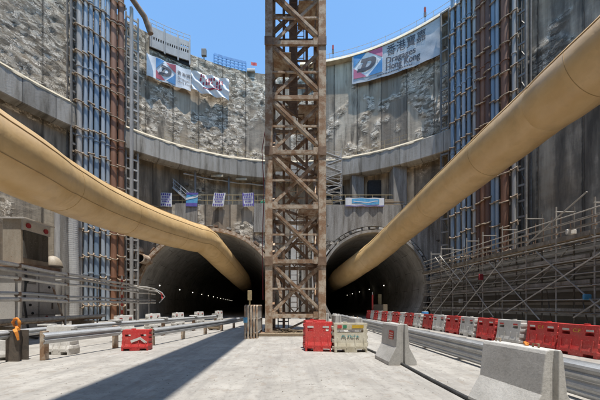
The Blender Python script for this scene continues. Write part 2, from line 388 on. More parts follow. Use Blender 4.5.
def tag(o, label=None, cat=None, group=None, kind=None):
    if label: o['label'] = label
    if cat: o['category'] = cat
    if group: o['group'] = group
    if kind: o['kind'] = kind
    return o
def empty(name, loc, label, cat, group=None, rz=0):
    o = bpy.data.objects.new(name, None); col.objects.link(o); o.location = loc; o.rotation_euler.z = rz
    o.empty_display_size = .2
    return tag(o, label, cat, group)
def copy_tree(o, parent=None, loc=None, rz=None, label=None):
    c = o.copy(); col.objects.link(c)
    if parent is not None: c.parent = parent
    if loc is not None: c.location = loc
    if rz is not None: c.rotation_euler.z = rz
    if label: c['label'] = label
    for ch in list(o.children): copy_tree(ch, c)
    return c
ORD = ['first', 'second', 'third', 'fourth', 'fifth', 'sixth', 'seventh', 'eighth', 'ninth', 'tenth', 'eleventh', 'twelfth']

_txt = {}
def text_mesh(body):
    """vertices/faces of a line of lettering, unit height, starting at x=0"""
    if body in _txt: return _txt[body]
    cu = bpy.data.curves.new('lettering', 'FONT'); cu.body = body; cu.size = 1; cu.resolution_u = 3
    ob = bpy.data.objects.new('lettering', cu); col.objects.link(ob)
    bpy.context.view_layer.update()
    dg = bpy.context.evaluated_depsgraph_get()
    me = ob.evaluated_get(dg).to_mesh()
    v = [(p.co.x, p.co.y) for p in me.vertices]; f = [tuple(p.vertices) for p in me.polygons]
    bpy.data.objects.remove(ob); bpy.data.curves.remove(cu)
    _txt[body] = (v, f)
    return v, f
def add_text(mb, body, mp, size, u0, v0, wscale=1.0, slant=0):
    v, f = text_mesh(body); o = len(mb.v)
    mb.v += [Vector(mp(u0 + (x + slant * y) * size * wscale, v0 + y * size)) for x, y in v]
    mb.f += [tuple(o + i for i in q) for q in f]
def add_patch(mb, mp, poly, nu=1):
    """flat printed polygon; rectangles may be split into nu columns so they follow a curve"""
    if nu > 1:
        (a, b, c, d) = poly
        for i in range(nu):
            t, u = i / nu, (i + 1) / nu
            L = lambda p, q, k: (p[0] + (q[0] - p[0]) * k, p[1] + (q[1] - p[1]) * k)
            add_patch(mb, mp, [L(a, b, t), L(a, b, u), L(d, c, u), L(d, c, t)])
        return
    o = len(mb.v); mb.v += [Vector(mp(*p)) for p in poly]; mb.f.append(tuple(range(o, o + len(poly))))

# ------------------------------------------------------------------ setting: ground, shaft wall, ring beam, headwall, tunnels
def grid_sheet(xs, ys, z):
    m = MB(); nx, ny = len(xs), len(ys)
    for y in ys:
        for x in xs: m.v.append(Vector((x, y, z)))
    for j in range(ny - 1):
        for i in range(nx - 1): m.f.append((j * nx + i, j * nx + i + 1, (j + 1) * nx + i + 1, (j + 1) * nx + i))
    return m
tag(grid_sheet([-45, -10, 10, 45], [-20, 0, 20, 40, 260], 0).build('ground', 'ground'), kind='structure')
# the land round the top of the shaft
m = MB(); n = 96
for r in (R + .5, 60, 900):
    for k in range(n):
        a = 2 * PI * k / n; m.v.append(cyl(a, r, 29.7))
for i in range(2):
    for k in range(n): m.f.append((i * n + k, (i + 1) * n + k, (i + 1) * n + (k + 1) % n, i * n + (k + 1) % n))
tag(m.build('terrain', 'soil'), kind='structure')

TL, TR = math.radians(-45), math.radians(43)
def wall_top(th):
    d = math.degrees(th)
    if d < -50: return 33.0
    if d < 3: return 30.2
    return 31.0
def rough_at(u, h, right):
    p = Vector((u * .16, h * .16, 3.3)); a = noise.fractal(p, 1.0, 2.0, 4)
    pid = math.floor(u / 2.75); rnd = random.Random(pid * 13 + 5).random()
    b = noise.noise(Vector((u * .5, h * .38, 9.1)))
    c = noise.noise(Vector((u * 1.1, h * .9, 5.5)))
    v = .27 + a * .8 + b * .6 + c * .3 + (rnd - .5) * .5
    if right: v += -.28 + .32 * math.exp(-((h - 22.5) / 3.0) ** 2) + c * .35 + b * .2
    if u < -17: v += .4                       # the heavily broken left flank
    if h < 16.5: v -= 1.15
    return max(0, min(1, v * 1.9))
def relief(u, h, k):
    if k <= 0: return 0
    a = noise.fractal(Vector((u * 1.1, h * 1.1, 1.7)), .9, 2.1, 4)
    b = noise.noise(Vector((u * 3.1, h * 3.1, 4.2)))
    c = abs(noise.noise(Vector((u * 1.9, h * 1.7, 7.2))))
    return k * (.09 * a + .05 * b + .11 * c)
def make_shaft_wall():
    m = MB(); uv = []; at = []
    ths = []
    t = math.radians(-78)
    while t < math.radians(78): ths.append(t); t += .18 / R
    t0 = ths[-1]
    for k in range(1, 60): ths.append(t0 + (2 * PI + ths[0] - t0) * k / 60)
    hs = [i * .18 for i in range(int(16.74 / .18) + 1)]
    hs = [h for h in hs if h < 16.7] + [16.78]
    hi = [16.78 + (1.0) * i / 78 for i in range(1, 79)]   # normalised to the top below
    nr = len(hs) + len(hi)
    for th in ths:
        tp = wall_top(th); u = th * R
        for j in range(nr):
            h = hs[j] if j < len(hs) else 16.78 + (tp - 16.78) * (j - len(hs) + 1) / 78
            k = rough_at(u, h, th > 0)
            d = relief(u, h, k)
            if j == nr - 1: d *= .3
            m.v.append(cyl(th, R - d - .03 * k, h)); uv.append((u, h)); at.append(k)
    nt_ = len(ths)
    for i in range(nt_):
        i2 = (i + 1) % nt_
        thm = ths[i]
        for j in range(nr - 1):
            if j < len(hs) - 1 and TL < thm < TR: continue
            m.f.append((i * nr + j, i2 * nr + j, i2 * nr + j + 1, i * nr + j + 1))
    o = m.build('shaft_wall', 'wall', smooth=180, uv=uv, attr=at)
    tag(o, 'tall curved grey concrete shaft wall with rough broken patches', 'wall')
    return o
wall = make_shaft_wall()

def ring_strip(name, mat, prof, t0, t1, step, parent=None, label=None, cat=None, jit=0):
    m = MB(); uv = []; n = max(2, int((t1 - t0) / step)); k = len(prof); cum = [0]
    for a, b in zip(prof, prof[1:] + prof[:1]): cum.append(cum[-1] + math.hypot(a[0] - b[0], a[1] - b[1]))
    for i in range(n + 1):
        th = t0 + (t1 - t0) * i / n
        for j, (r, h) in enumerate(prof):
            q = jit * noise.noise(Vector((th * 40, j * 3.1, h)))
            m.v.append(cyl(th, r + q, h + q * .6)); uv.append((th * R, h + r * .7))
    for i in range(n):
        for j in range(k):
            j2 = (j + 1) % k
            m.f.append((i * k + j, i * k + j2, (i + 1) * k + j2, (i + 1) * k + j))
    m.f.append(tuple(range(k))); m.f.append(tuple(n * k + j for j in reversed(range(k))))
    o = m.build(name, mat, parent, smooth=35, uv=uv)
    return tag(o, label, cat) if label else o
RB = empty('ring_beam', cyl(0, R, 16.8), 'pale concrete ring beam curving round the shaft wall above the tunnels', 'beam')
ring_strip('beam_body', 'ring', [(R + .6, 16.83), (R - .93, 16.83), (R - 1.0, 16.9), (R - 1.0, 18.8), (R - .92, 18.9), (R - .5, 18.92), (R + .6, 18.92)], -PI * .98, PI * .98, .03, RB)
ring_strip('dirt_lip', 'cream_rail', [(R - 1.03, 18.72), (R - 1.04, 18.86), (R - .85, 19.1), (R - .4, 19.2), (R - .4, 18.95), (R - .96, 18.93)], math.radians(-80), math.radians(38), .01, RB, jit=.06)
# little railing on the ring beam
m = MB()
for dgr in range(-36, 34, 4):
    a = math.radians(dgr); m.tube([cyl(a, R - .8, 18.95), cyl(a, R - .8, 20.0)], .022, 6)
m.build('guard_post', 'hoop_yellow', RB)
for hh in (19.5, 20.0):
    MB().tube([cyl(math.radians(d), R - .8, hh) for d in range(-36, 35, 2)], .02, 6).build('guard_rail', 'hoop_yellow', RB)

# recess behind the headwall
YH = 31.0; KS = YH / 33.5; HH = H + 12 * KS; YB = YH
def circ(x, r=R + .3): return CYL + math.sqrt(max(0, r * r - x * x))
xa, xb = -20.4, 19.2
PL, PR = cyl(TL, R, 0), cyl(TR, R, 0)
def patch_grid(o_, du, dv, nu, nv):
    pass
def flat_wall(p0, p1, h0, h1, step, holes=(), rough=1.0, seed=0, thick_n=None):
    """vertical wall between two plan points; circular holes (s, h, r) in wall coordinates"""
    p0, p1 = Vector((p0[0], p0[1], 0)), Vector((p1[0], p1[1], 0)); d = p1 - p0; L = d.length; d.normalize()
    nrm = Vector((d.y, -d.x, 0))
    nu, nv = max(1, int(L / step)), max(1, int((h1 - h0) / step))
    m = MB(); uv = []; at = []; pts = []
    for j in range(nv + 1):
        for i in range(nu + 1):
            pts.append([L * i / nu, h0 + (h1 - h0) * j / nv])
    st = L / nu
    for (cs, ch, cr) in holes:
        for p in pts:
            dx, dz = p[0] - cs, p[1] - ch; q = math.hypot(dx, dz)
            if abs(q - cr) < st * .72 and q > 0:
                p[0] = cs + dx / q * cr; p[1] = max(h0, ch + dz / q * cr)
    for s, h in pts:
        u = s + seed * 50
        k = max(0, min(1, (.14 + noise.fractal(Vector((u * .17, h * .2, 7.7)), 1, 2, 4) * .9 + noise.noise(Vector((u * .45, h * .4, 2.2))) * .5) * 2.2)) * rough
        dd = relief(u, h, k)
        m.v.append(p0 + d * s + nrm * dd + Vector((0, 0, h))); uv.append((u, h)); at.append(k)
    for j in range(nv):
        for i in range(nu):
            q = (j * (nu + 1) + i, j * (nu + 1) + i + 1, (j + 1) * (nu + 1) + i + 1, (j + 1) * (nu + 1) + i)
            cs_ = sum(pts[a][0] for a in q) / 4; ch_ = sum(pts[a][1] for a in q) / 4
            if any(math.hypot(cs_ - a, ch_ - b) < c - .01 for a, b, c in holes): continue
            m.f.append(q)
    return m, uv, at
LC, LR_, LH = -9.75 * KS, 8.75 * KS, H + .25 * KS          # left tunnel centre x, radius, centre height
RC, RR_, RH = 9.95 * KS, 6.35 * KS, H + 2.4 * KS            # right tunnel
HW = empty('headwall', (0, YH, 0), 'flat concrete headwall pierced by the two tunnel mouths', 'wall')
m, uv, at = flat_wall((xa, YH), (xb, YH), 0, HH, .2, [(LC - xa, LH, LR_), (RC - xa, RH, RR_)], rough=.9)
m.build('wall_face', 'headwall', HW, smooth=180, uv=uv, attr=at)
def front(x):
    if x < PL.x: return PL.y + (x - PL.x) / (xa - PL.x) * (YH + .3 - PL.y)
    if x > PR.x: return PR.y + (x - PR.x) / (xb - PR.x) * (YH + .3 - PR.y)
    return circ(x, R + .36)
m = MB(); nx = 90
for i in range(nx + 1):
    x = xa + (xb - xa) * i / nx; a, b = sorted((YH + .012, front(x)))
    m.v += [Vector((x, a, HH - .4)), Vector((x, b + .05, HH - .4)), Vector((x, b + .05, HH + .02)), Vector((x, a, HH + .02))]
for i in range(nx):
    for k in range(4): m.f.append((i * 4 + k, i * 4 + (k + 1) % 4, (i + 1) * 4 + (k + 1) % 4, (i + 1) * 4 + k))
m.build('ledge', 'conc_dirty', HW)
for (x0, x1, z0, off, mt) in ((2.9 * KS, 13.3 * KS, 8.6, .07, 'conc_wall'), (13.45 * KS, 18.9 * KS, 4.3, .10, 'conc_wall')):
    m, uv, at = flat_wall((x0, YH - off), (x1, YH - off), z0, HH - .06, .2, [(RC - x0, RH, RR_ + .62)], rough=0)
    m.build('facing_panel', mt, HW)
MB().box(-3.95, -2.25, YH - .30, YH - .01, 9.5, HH + .05).build('facing_panel', 'conc_wall', HW)
MB().box(-12.6, -10.2, YH - .28, YH - .01, 10.1, HH + .05).build('facing_panel', 'conc_dirty', HW)
RW = empty('recess_wall', (0, YH, HH), 'brown stained curved wall set back under the ring beam', 'wall')
m = MB(); uv = []; at = []; na, nh = 130, 18
for j in range(nh + 1):
    for i in range(na + 1):
        th = TL + (TR - TL) * i / na; h = HH - .3 + (16.86 - HH + .3) * j / nh; u = th * R + 90
        k = max(0, min(1, noise.fractal(Vector((u * .3, h * .3, 7.7)), 1, 2, 4) * 1.2 - .1))
        m.v.append(cyl(th, R + .3 - relief(u, h, k), h)); uv.append((u, h)); at.append(k * .6)
for j in range(nh):
    for i in range(na): m.f.append((j * (na + 1) + i, (j + 1) * (na + 1) + i, (j + 1) * (na + 1) + i + 1, j * (na + 1) + i + 1))
m.build('back_wall', 'recess', RW, smooth=180, uv=uv, attr=at)
for (a, b, sd) in (((PL.x, PL.y), (xa, YH + .3), 3), ((xb, YH + .3), (PR.x, PR.y), 4)):
    m, uv, at = flat_wall(a, b, 0, HH, .35, rough=.5, seed=sd); m.build('return_wall', 'recess', RW, smooth=180, uv=uv, attr=at)
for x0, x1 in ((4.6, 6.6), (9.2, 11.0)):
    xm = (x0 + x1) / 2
    MB().box(x0, x1, circ(xm) - .28, circ(xm) + .3, HH + .02, 16.1).build('opening_shade_box', 'dark', RW)  # solid box on the wall; the shade of an opening is its colour
for i, (x, w) in enumerate(((8.0, 1.4), (12.2, 1.5))):
    tag(MB().box(x - w / 2, x + w / 2, circ(x) - .95, circ(x) + .5, HH + .02, 16.82).build('concrete_pier', 'conc_dirty', bevel=.04),
        ['thick concrete pier under the ring beam beside the scaffold stair', 'thick concrete pier under the ring beam partly behind the right duct'][i], 'pier', 'piers under the ring beam')
for i, (x0, x1) in enumerate(((-9.2, -7.8), (-6.5, -5.2))):
    y = circ((x0 + x1) / 2) - 1.0
    tag(MB().box(x0, x1, y - .12, y, 16.45, 16.7).build('timber_beam', 'cream_rail'), ['pale timber under the ring beam, left of the other', 'pale timber under the ring beam, nearer the crane mast'][i], 'beam', 'timbers under the ring beam')
for i, (x, h, t) in enumerate(((-11.8, 15.3, 'left end'), (-10.2, 15.1, 'left part'), (-8.3, 15.0, 'middle'), (-6.4, 14.8, 'right part'), (-4.1, 14.7, 'mast end'))):
    tag(MB().box(x - .15, x + .15, circ(x) - .2, circ(x) + .1, h - .15, h + .15).build('anchor_head', 'dark_steel', bevel=.03), 'dark square anchor head on the recess wall, at the %s of the row' % t, 'anchor', 'anchor heads on the recess wall')
for i, x in enumerate((-10.8, -7.3, -3.1)):
    tag(MB().box(x - .1, x + .1, circ(x) - .85, circ(x) - .65, HH + .02, 16.82).build('steel_prop', 'tube_dark', bevel=.01), ['slim steel prop in the recess beside the stair landing', 'slim steel prop in the middle of the left recess', 'slim steel prop in the recess close to the crane mast'][i], 'prop', 'steel props in the recess')
e = empty('hanging_conduit', (-9, 32, 16.3), 'grey service conduit hung under the ring beam in the left recess', 'conduit')
MB().tube([(-12 + 1.0 * k, circ(-12 + 1.0 * k) - .5, 16.3 + .05 * math.sin(k * 2)) for k in range(11)], .08, 8).build('conduit', 'tube', e, smooth=50)
for k in range(5): x = -11.5 + 2.2 * k; MB().box(x - .03, x + .03, circ(x) - .54, circ(x) - .46, 16.3, 16.83).build('hanger', 'tube_dark', e)
def tunnel(name, cx, ch, r, dx, label, parent_len=150):
    root = empty(name, (cx, YH, 0), label, 'tunnel')
    m = MB(); uv = []; n = 72; L = [0, .6, 2, 4, 7, 11, 16, 24, 36, 52, 75, 105, 150]
    for d in L:
        for k in range(n + 1):
            a = 2 * PI * k / n
            m.v.append(Vector((cx + dx * d + r * math.sin(a), YH + d, ch - r * math.cos(a)))); uv.append((a * r, d))
    for i in range(len(L) - 1):
        for k in range(n):
            m.f.append((i * (n + 1) + k, i * (n + 1) + k + 1, (i + 1) * (n + 1) + k + 1, (i + 1) * (n + 1) + k))
    m.f.append(tuple((len(L) - 1) * (n + 1) + k for k in range(n)))
    m.build('lining', 'lining', root, smooth=40, uv=uv)
    return root
lt = tunnel('tunnel', LC, LH, LR_ - .02, -.136, 'wide dark tunnel mouth with rusty rim, left of the crane mast')
rt = tunnel('tunnel', RC, RH, RR_ - .02, .07, 'dark tunnel mouth with pale rim, right of the crane mast')
def rim(root, cx, ch, r0, r1, mat, bolts, bmat):
    m = MB(); n = 90; o = 0
    for (r, y) in ((r0, .05), (r0, -.4), (r1, -.4), (r1, .0)):
        for k in range(n):
            a = 2 * PI * k / n; q = .035 * noise.noise(Vector((a * 9, r, y)))
            m.v.append(Vector((cx + (r + q) * math.sin(a), YH + y, max(-.05, ch - (r + q) * math.cos(a)))))
    for i in range(3):
        for k in range(n): m.f.append((i * n + k, i * n + (k + 1) % n, (i + 1) * n + (k + 1) % n, (i + 1) * n + k))
    m.build('rim', mat, root, smooth=40)
    rr = r1 + .22
    for k in range(bolts):
        a = 2 * PI * (k + random.uniform(-.25, .25)) / bolts
        z = ch - rr * math.cos(a)
        if z < .4: continue
        c = Vector((cx + rr * math.sin(a), YH - .15, z)); t = Vector((math.cos(a), 0, math.sin(a))); s = random.uniform(.18, .42)
        MB().bar(c - t * s, c + t * s, .26, random.uniform(.14, .30), Vector((math.sin(a), 0, -math.cos(a)))).build('rim_block', random.choice(bmat), root, bevel=.03)
rim(lt, LC, LH, LR_ - .22, LR_ + .16, 'rust', 46, ['rust', 'rust_dark', 'conc_dirty'])
rim(rt, RC, RH, RR_ - .15, RR_ + .12, 'conc_dirty', 52, ['conc_light', 'conc_wall', 'conc_dirty'])
m = MB()
for k in range(-28, 29):                       # inner collar of the right mouth
    pass
# tunnel lamps
k = 0
for i in range(14):
    d = 3.0 + i * 9.5; x = LC - .136 * d - 6.4; z = 3.8
    e = empty('tunnel_lamp', (x, YH + d, z), 'small lit lamp on the left wall of the wide tunnel, %s from its mouth' % (ORD[i] if i < 12 else 'far'), 'lamp', 'lamps along the wide tunnel')
    if i >= 12: e['label'] = 'faint lit lamp deep inside the wide tunnel, among the farthest'
    MB().lathe([(.02, 0), (.06, .02), (.075, .06), (.06, .11), (.02, .13)], (0, 0, 0), 10).build('bulb', 'lamp', e, True, 60)
    MB().bar((-1.4 if i == 0 else -1.0, 0, .2), (0, 0, .2), .04, .06).build('bracket', 'tube_dark', e, True)
for i in range(5):
    d = 14 + i * 11; x = RC + .07 * d + 4.9; z = 4.55
    e = empty('tunnel_lamp', (x, YH + d, z), 'small lit lamp on the right wall of the pale-rimmed tunnel, %s from its mouth' % ORD[i], 'lamp', 'lamps along the pale-rimmed tunnel')
    MB().lathe([(.02, 0), (.06, .02), (.075, .06), (.06, .11), (.02, .13)], (0, 0, 0), 10).build('bulb', 'lamp', e, True, 60)
    MB().bar((0, 0, .2), (.75, 0, .2), .04, .06).build('bracket', 'tube_dark', e, True)

# ------------------------------------------------------------------ shaft top: coping, railings, panels, poles, fence
CP = empty('coping', cyl(math.radians(25), R, 31), 'cream coping with thin railing along the top of the right shaft wall', 'coping')
ring_strip('kerb', 'cream_rail', [(R - .62, 31.0), (R - .60, 31.1), (R - .3, 31.55), (R + .5, 31.55), (R + .5, 31.0)], math.radians(3), math.radians(60), .02, CP)
for dgr in range(4, 60, 4):
    a = math.radians(dgr); MB().tube([cyl(a, R - .05, 31.55), cyl(a, R - .05, 32.5)], .025, 6).build('rail_post', 'tube', CP)
for hh in (31.9, 32.4):
    MB().tube([cyl(math.radians(d), R - .05, hh) for d in range(4, 60, 2)], .022, 6).build('top_rail', 'tube', CP)
for px, lab in ((333, 'thin marker pole on the wall top just right of the crane mast'), (425, 'thin marker pole on the wall top above the right banner')):
    x, y = on_circle(px, R)
    e = empty('marker_pole', (x, y, 31.4), lab, 'pole', 'marker poles on the wall top')
    MB().tube([(0, 0, 0), (0, 0, 2.1)], .04, 8).build('pole', 'tube_dark', e, True)
    MB().box(-.1, .1, -.04, .04, 1.5, 2.0).build('lamp_head', 'red_cloth', e, True); MB().box(-.12, .12, -.045, .045, 1.0, 1.45).build('box', 'ink', e, True)
# grey perforated panel barrier
a0, a1 = theta(149), theta(190)
e = empty('panel_barrier', cyl((a0 + a1) / 2, R, 28.8), 'grey panel barrier with a row of small holes on the left wall top', 'barrier')
m = MB(); nseg = 36
def pb_map(i, j, k):
    th = a0 + (a1 - a0) * i / nseg; z = [28.7, 29.55, 29.85, 30.05, 30.3, 30.85][k] + .45 * i / nseg
    return cyl(th, R - .35 + .12 * j, z)
m.vox(nseg, 1, 5, lambda i, j, k: not (i % 2 == 1 and ((k == 1) or (k == 3 and i > 26))), pb_map)
m.build('panel', 'panel_grey', e)
ring_strip('hole_shade_sheet', 'dark', [(R - .1, 28.7), (R - .1, 30.5), (R - .06, 30.5), (R - .06, 28.7)], a0, a1, .02, e)  # near-black sheet added so the holes read as shaded
for q in (0.02, .35, .68, .98):
    th = a0 + (a1 - a0) * q; MB().bar(cyl(th, R - .42, 28.6), cyl(th, R - .42, 31.0 + .45 * q), .12, .12).build('stiffener', 'panel_grey', e)
for hh in (31.3, 31.7): MB().tube([cyl(a0 + (a1 - a0) * i / 12, R - .2, hh + .45 * i / 12) for i in range(13)], .025, 6).build('rail', 'tube', e)
for i in range(7):
    th = a0 + (a1 - a0) * i / 6; MB().tube([cyl(th, R - .2, 30.8), cyl(th, R - .2, 31.7 + .45 * i / 6)], .025, 6).build('rail_post', 'tube', e)
# blue fence
a0, a1 = theta(214), theta(246)
e = empty('blue_fence', cyl((a0 + a1) / 2, R, 30.2), 'low bright blue fence on the wall top left of the crane mast', 'fence')
for i in range(9):
    th = a0 + (a1 - a0) * i / 8; MB().bar(cyl(th, R, 30.1), cyl(th, R, 31.25), .09, .09).build('post', 'blue_rail', e)
for hh, w in ((30.45, .18), (30.8, .12), (31.2, .3)):
    for i in range(8):
        MB().bar(cyl(a0 + (a1 - a0) * i / 8, R - .07, hh), cyl(a0 + (a1 - a0) * (i + 1) / 8, R - .07, hh), .04, w).build('rail', 'blue_rail', e)
x, y = on_circle(204, R)
e = empty('site_light', (x, y, 30.1), 'dark boxy site light on a stub post on the left wall top', 'light')
MB().tube([(0, 0, 0), (0, 0, .7)], .06, 8).build('post', 'tube_dark', e, True); MB().box(-.28, .28, -.15, .15, .5, 1.3).build('housing', 'tube_dark', e, True, bevel=.03)
x, y = on_circle(251, R)
e = empty('flag', (x, y, 30.2), 'tiny red and white flag by the blue fence', 'flag')
MB().tube([(0, 0, 0), (0, 0, 1.3)], .03, 6).build('pole', 'tube', e, True)
m = MB()
for i in range(6):
    m.quad((i * .12, .04 * math.sin(i), .9 - .03 * i), ((i + 1) * .12, .04 * math.sin(i + 1), .87 - .03 * i), ((i + 1) * .12, .04 * math.sin(i + 1), 1.27 - .03 * i), (i * .12, .04 * math.sin(i), 1.3 - .03 * i))
m.build('cloth', 'red_pl', e, True); MB().box(-.5, .5, -.2, .2, 0, .35).build('base', 'white_pl', e, True, bevel=.05)

# ------------------------------------------------------------------ banners
def curved(pxa, pxb, hA0, hA1, hB0, hB1, rad, ripple):
    ta, tb = theta(pxa, rad), theta(pxb, rad); L = (tb - ta) * rad
    def mp(u, v, off=0.0):           # u,v in 0..1
        th = ta + (tb - ta) * u
        lo = hA0 + (hB0 - hA0) * u; hi_ = hA1 + (hB1 - hA1) * u
        w = ripple(u, v)
        return cyl(th, rad - off - w, lo + (hi_ - lo) * v)
    return mp, L
def sheet(mp, nu, nv, mat, name, parent):
    m = MB()
    for s in (0, 1):
        for j in range(nv + 1):
            for i in range(nu + 1): m.v.append(mp(i / nu, j / nv, -.02 * s))
    N = (nu + 1) * (nv + 1)
    for j in range(nv):
        for i in range(nu):
            q = (j * (nu + 1) + i, j * (nu + 1) + i + 1, (j + 1) * (nu + 1) + i + 1, (j + 1) * (nu + 1) + i)
            m.f.append(q); m.f.append(tuple(N + x for x in reversed(q)))
    return m.build(name, mat, parent, smooth=180)
def tri(mb, mp, a, b, c, k=5):
    """subdivided printed triangle so that it follows the cloth"""
    A, B, C_ = Vector(a), Vector(b), Vector(c)
    for i in range(k):
        for j in range(k - i):
            p = lambda x, y: A + (B - A) * (x / k) + (C_ - A) * (y / k)
            add_patch(mb, mp, [tuple(p(i, j)), tuple(p(i + 1, j)), tuple(p(i, j + 1))])
            if j < k - i - 1: add_patch(mb, mp, [tuple(p(i + 1, j)), tuple(p(i + 1, j + 1)), tuple(p(i, j + 1))])
def logo(parent, mp, u0, u1, v0, v1, c_ink):
    q = lambda u, v: mp(u0 + (u1 - u0) * u, v0 + (v1 - v0) * v, .055)
    for t_, ma in (((0, .48), (.44, 1), (0, 1)), 'blue_ink'), (((1, .56), (1, 0), (.50, 0)), 'blue_ink'), (((0, .44), (0, 0), (.46, 0)), c_ink), (((.5, 1), (1, .6), (1, 1)), c_ink):
        m = MB(); tri(m, q, *t_, k=8); m.build('logo_triangle', ma, parent)
    sl = lambda x, y: (.5 + (x - .5) + .34 * (y - .5), y)      # heavy slanted slab D
    m = MB(); EL = lambda rx, ry, t: sl(.50 + rx * math.cos(t), .5 + ry * math.sin(t))
    for k in range(12):
        t0, t1 = -PI / 2 + PI * k / 12, -PI / 2 + PI * (k + 1) / 12
        add_patch(m, q, [EL(.28, .27, t0), EL(.28, .27, t1), EL(.12, .13, t1), EL(.12, .13, t0)])
    add_patch(m, q, [sl(.30, .36), sl(.44, .36), sl(.44, .64), sl(.30, .64)])
    for (y0_, y1_) in ((.23, .37), (.63, .77)):
        for k in range(3): add_patch(m, q, [sl(.20 + .10 * k, y0_), sl(.30 + .10 * k, y0_), sl(.30 + .10 * k, y1_), sl(.20 + .10 * k, y1_)])
    m.build('logo_letter', 'ink', parent)
# right banner
x, y = on_circle(398, R)
BR = empty('banner', (x, y, 27.5), 'long pale banner with D logo and dark lettering hung on the right wall top', 'banner')
rip = lambda u, v: .025 * math.sin(u * 24) * (1 - v) + .05 * noise.noise(Vector((u * 9, v * 3, 1))) + .16 * max(0, u - .72) * abs(math.sin(v * 9 + u * 14))
mp, L = curved(352, 442, 27.75, 31.15, 27.1, 30.95, R - .5, rip)
sheet(mp, 80, 14, 'banner_grey', 'cloth', BR)
hgt = 3.4
m = MB(); q = lambda u, v: mp(u, v, .02)
for i in range(14): add_patch(m, q, [(.015 + .355 * i / 14, .03 + .12), (.015 + .355 * (i + 1) / 14, .15), (.015 + .355 * (i + 1) / 14, .97), (.015 + .355 * i / 14, .97)])
m.build('logo_field', 'white', BR)
logo(BR, mp, .02, .365, .16, .96, 'pink_ink')
TX = lambda s: (lambda u, v: mp(u / L, v / hgt, .035))
m = MB()
for dx_ in (0, .025, .05): add_text(m, 'Dragages', TX(0), .92, L * .40 + dx_, hgt * .38, .92); add_text(m, 'Hong Kong', TX(0), .92, L * .40 + dx_, hgt * .17, .84)
m.build('lettering', 'ink', BR)
m = MB(); add_text(m, '香港寶嘉', TX(0), 1.2, L * .41, hgt * .64, .86); m.build('lettering', 'ink', BR)
m = MB()
for i in range(22):
    u = .30 + .018 * i; add_patch(m, lambda a, b: mp(a, b, .035), [(u, .065), (u + .012, .065), (u + .012, .10), (u, .10)])
m.build('small_print', 'ink', BR)
# left banners
x, y = on_circle(168, R)
BL = empty('banner', (x, y, 25.5), 'white banner with blue and red D logo on the left shaft wall', 'banner')
rip = lambda u, v: .06 * math.sin(u * 17 + v * 3) + .05 * noise.noise(Vector((u * 4, v * 2, 3)))
mp1, L1 = curved(146.5, 191, 25.35, 27.65, 25.65, 28.0, R - .5, rip)
sheet(mp1, 40, 10, 'white', 'cloth', BL)
logo(BL, mp1, .20, .64, .06, .96, 'red_ink')
TX = lambda u, v: mp1(u / L1, v / 2.3, .035)
m = MB(); add_text(m, '香港寶嘉', TX, .5, L1 * .67, 1.35, .95); m.build('lettering', 'ink', BL)
m = MB(); add_text(m, 'Dragages', TX, .36, L1 * .685, .85, .95); add_text(m, 'Hong Kong', TX, .36, L1 * .685, .48, .86); m.build('lettering', 'ink', BL)
x, y = on_circle(210, R)
BL2 = empty('banner', (x, y, 25.5), 'crumpled sagging banner with faded red print beside the logo banner', 'banner')
rip = lambda u, v: .16 * math.sin((u * 1.3 + v * .9) * 13) * (1 - .4 * v) + .12 * noise.noise(Vector((u * 6, v * 4, 8)))
mp2, L2 = curved(191.3, 229, 25.75, 27.85, 25.8, 28.2, R - .62, lambda u, v: rip(u, v) + .1)
sheet(mp2, 60, 16, 'white', 'cloth', BL2)
m = MB(); TX2 = lambda u, v: mp2(u / L2, v / 2.2, .05)
for i in range(9):
    u = .22 + .07 * i
    for j in range(3):
        if (i * 7 + j * 5) % 4 == 0: continue
        a, b = u + random.uniform(-.01, .01), .46 + .15 * j
        add_patch(m, lambda a_, b_: mp2(a_, b_, .05), [(a, b), (a + .045, b - .02), (a + .05, b + .1), (a + .008, b + .12)])
for i in range(10):
    u = .3 + .05 * i; add_patch(m, lambda a_, b_: mp2(a_, b_, .05), [(u, .18 + .02 * i), (u + .05, .2 + .02 * i), (u + .05, .27 + .02 * i), (u, .25 + .02 * i)])
m.build('faded_print', 'red_ink', BL2)

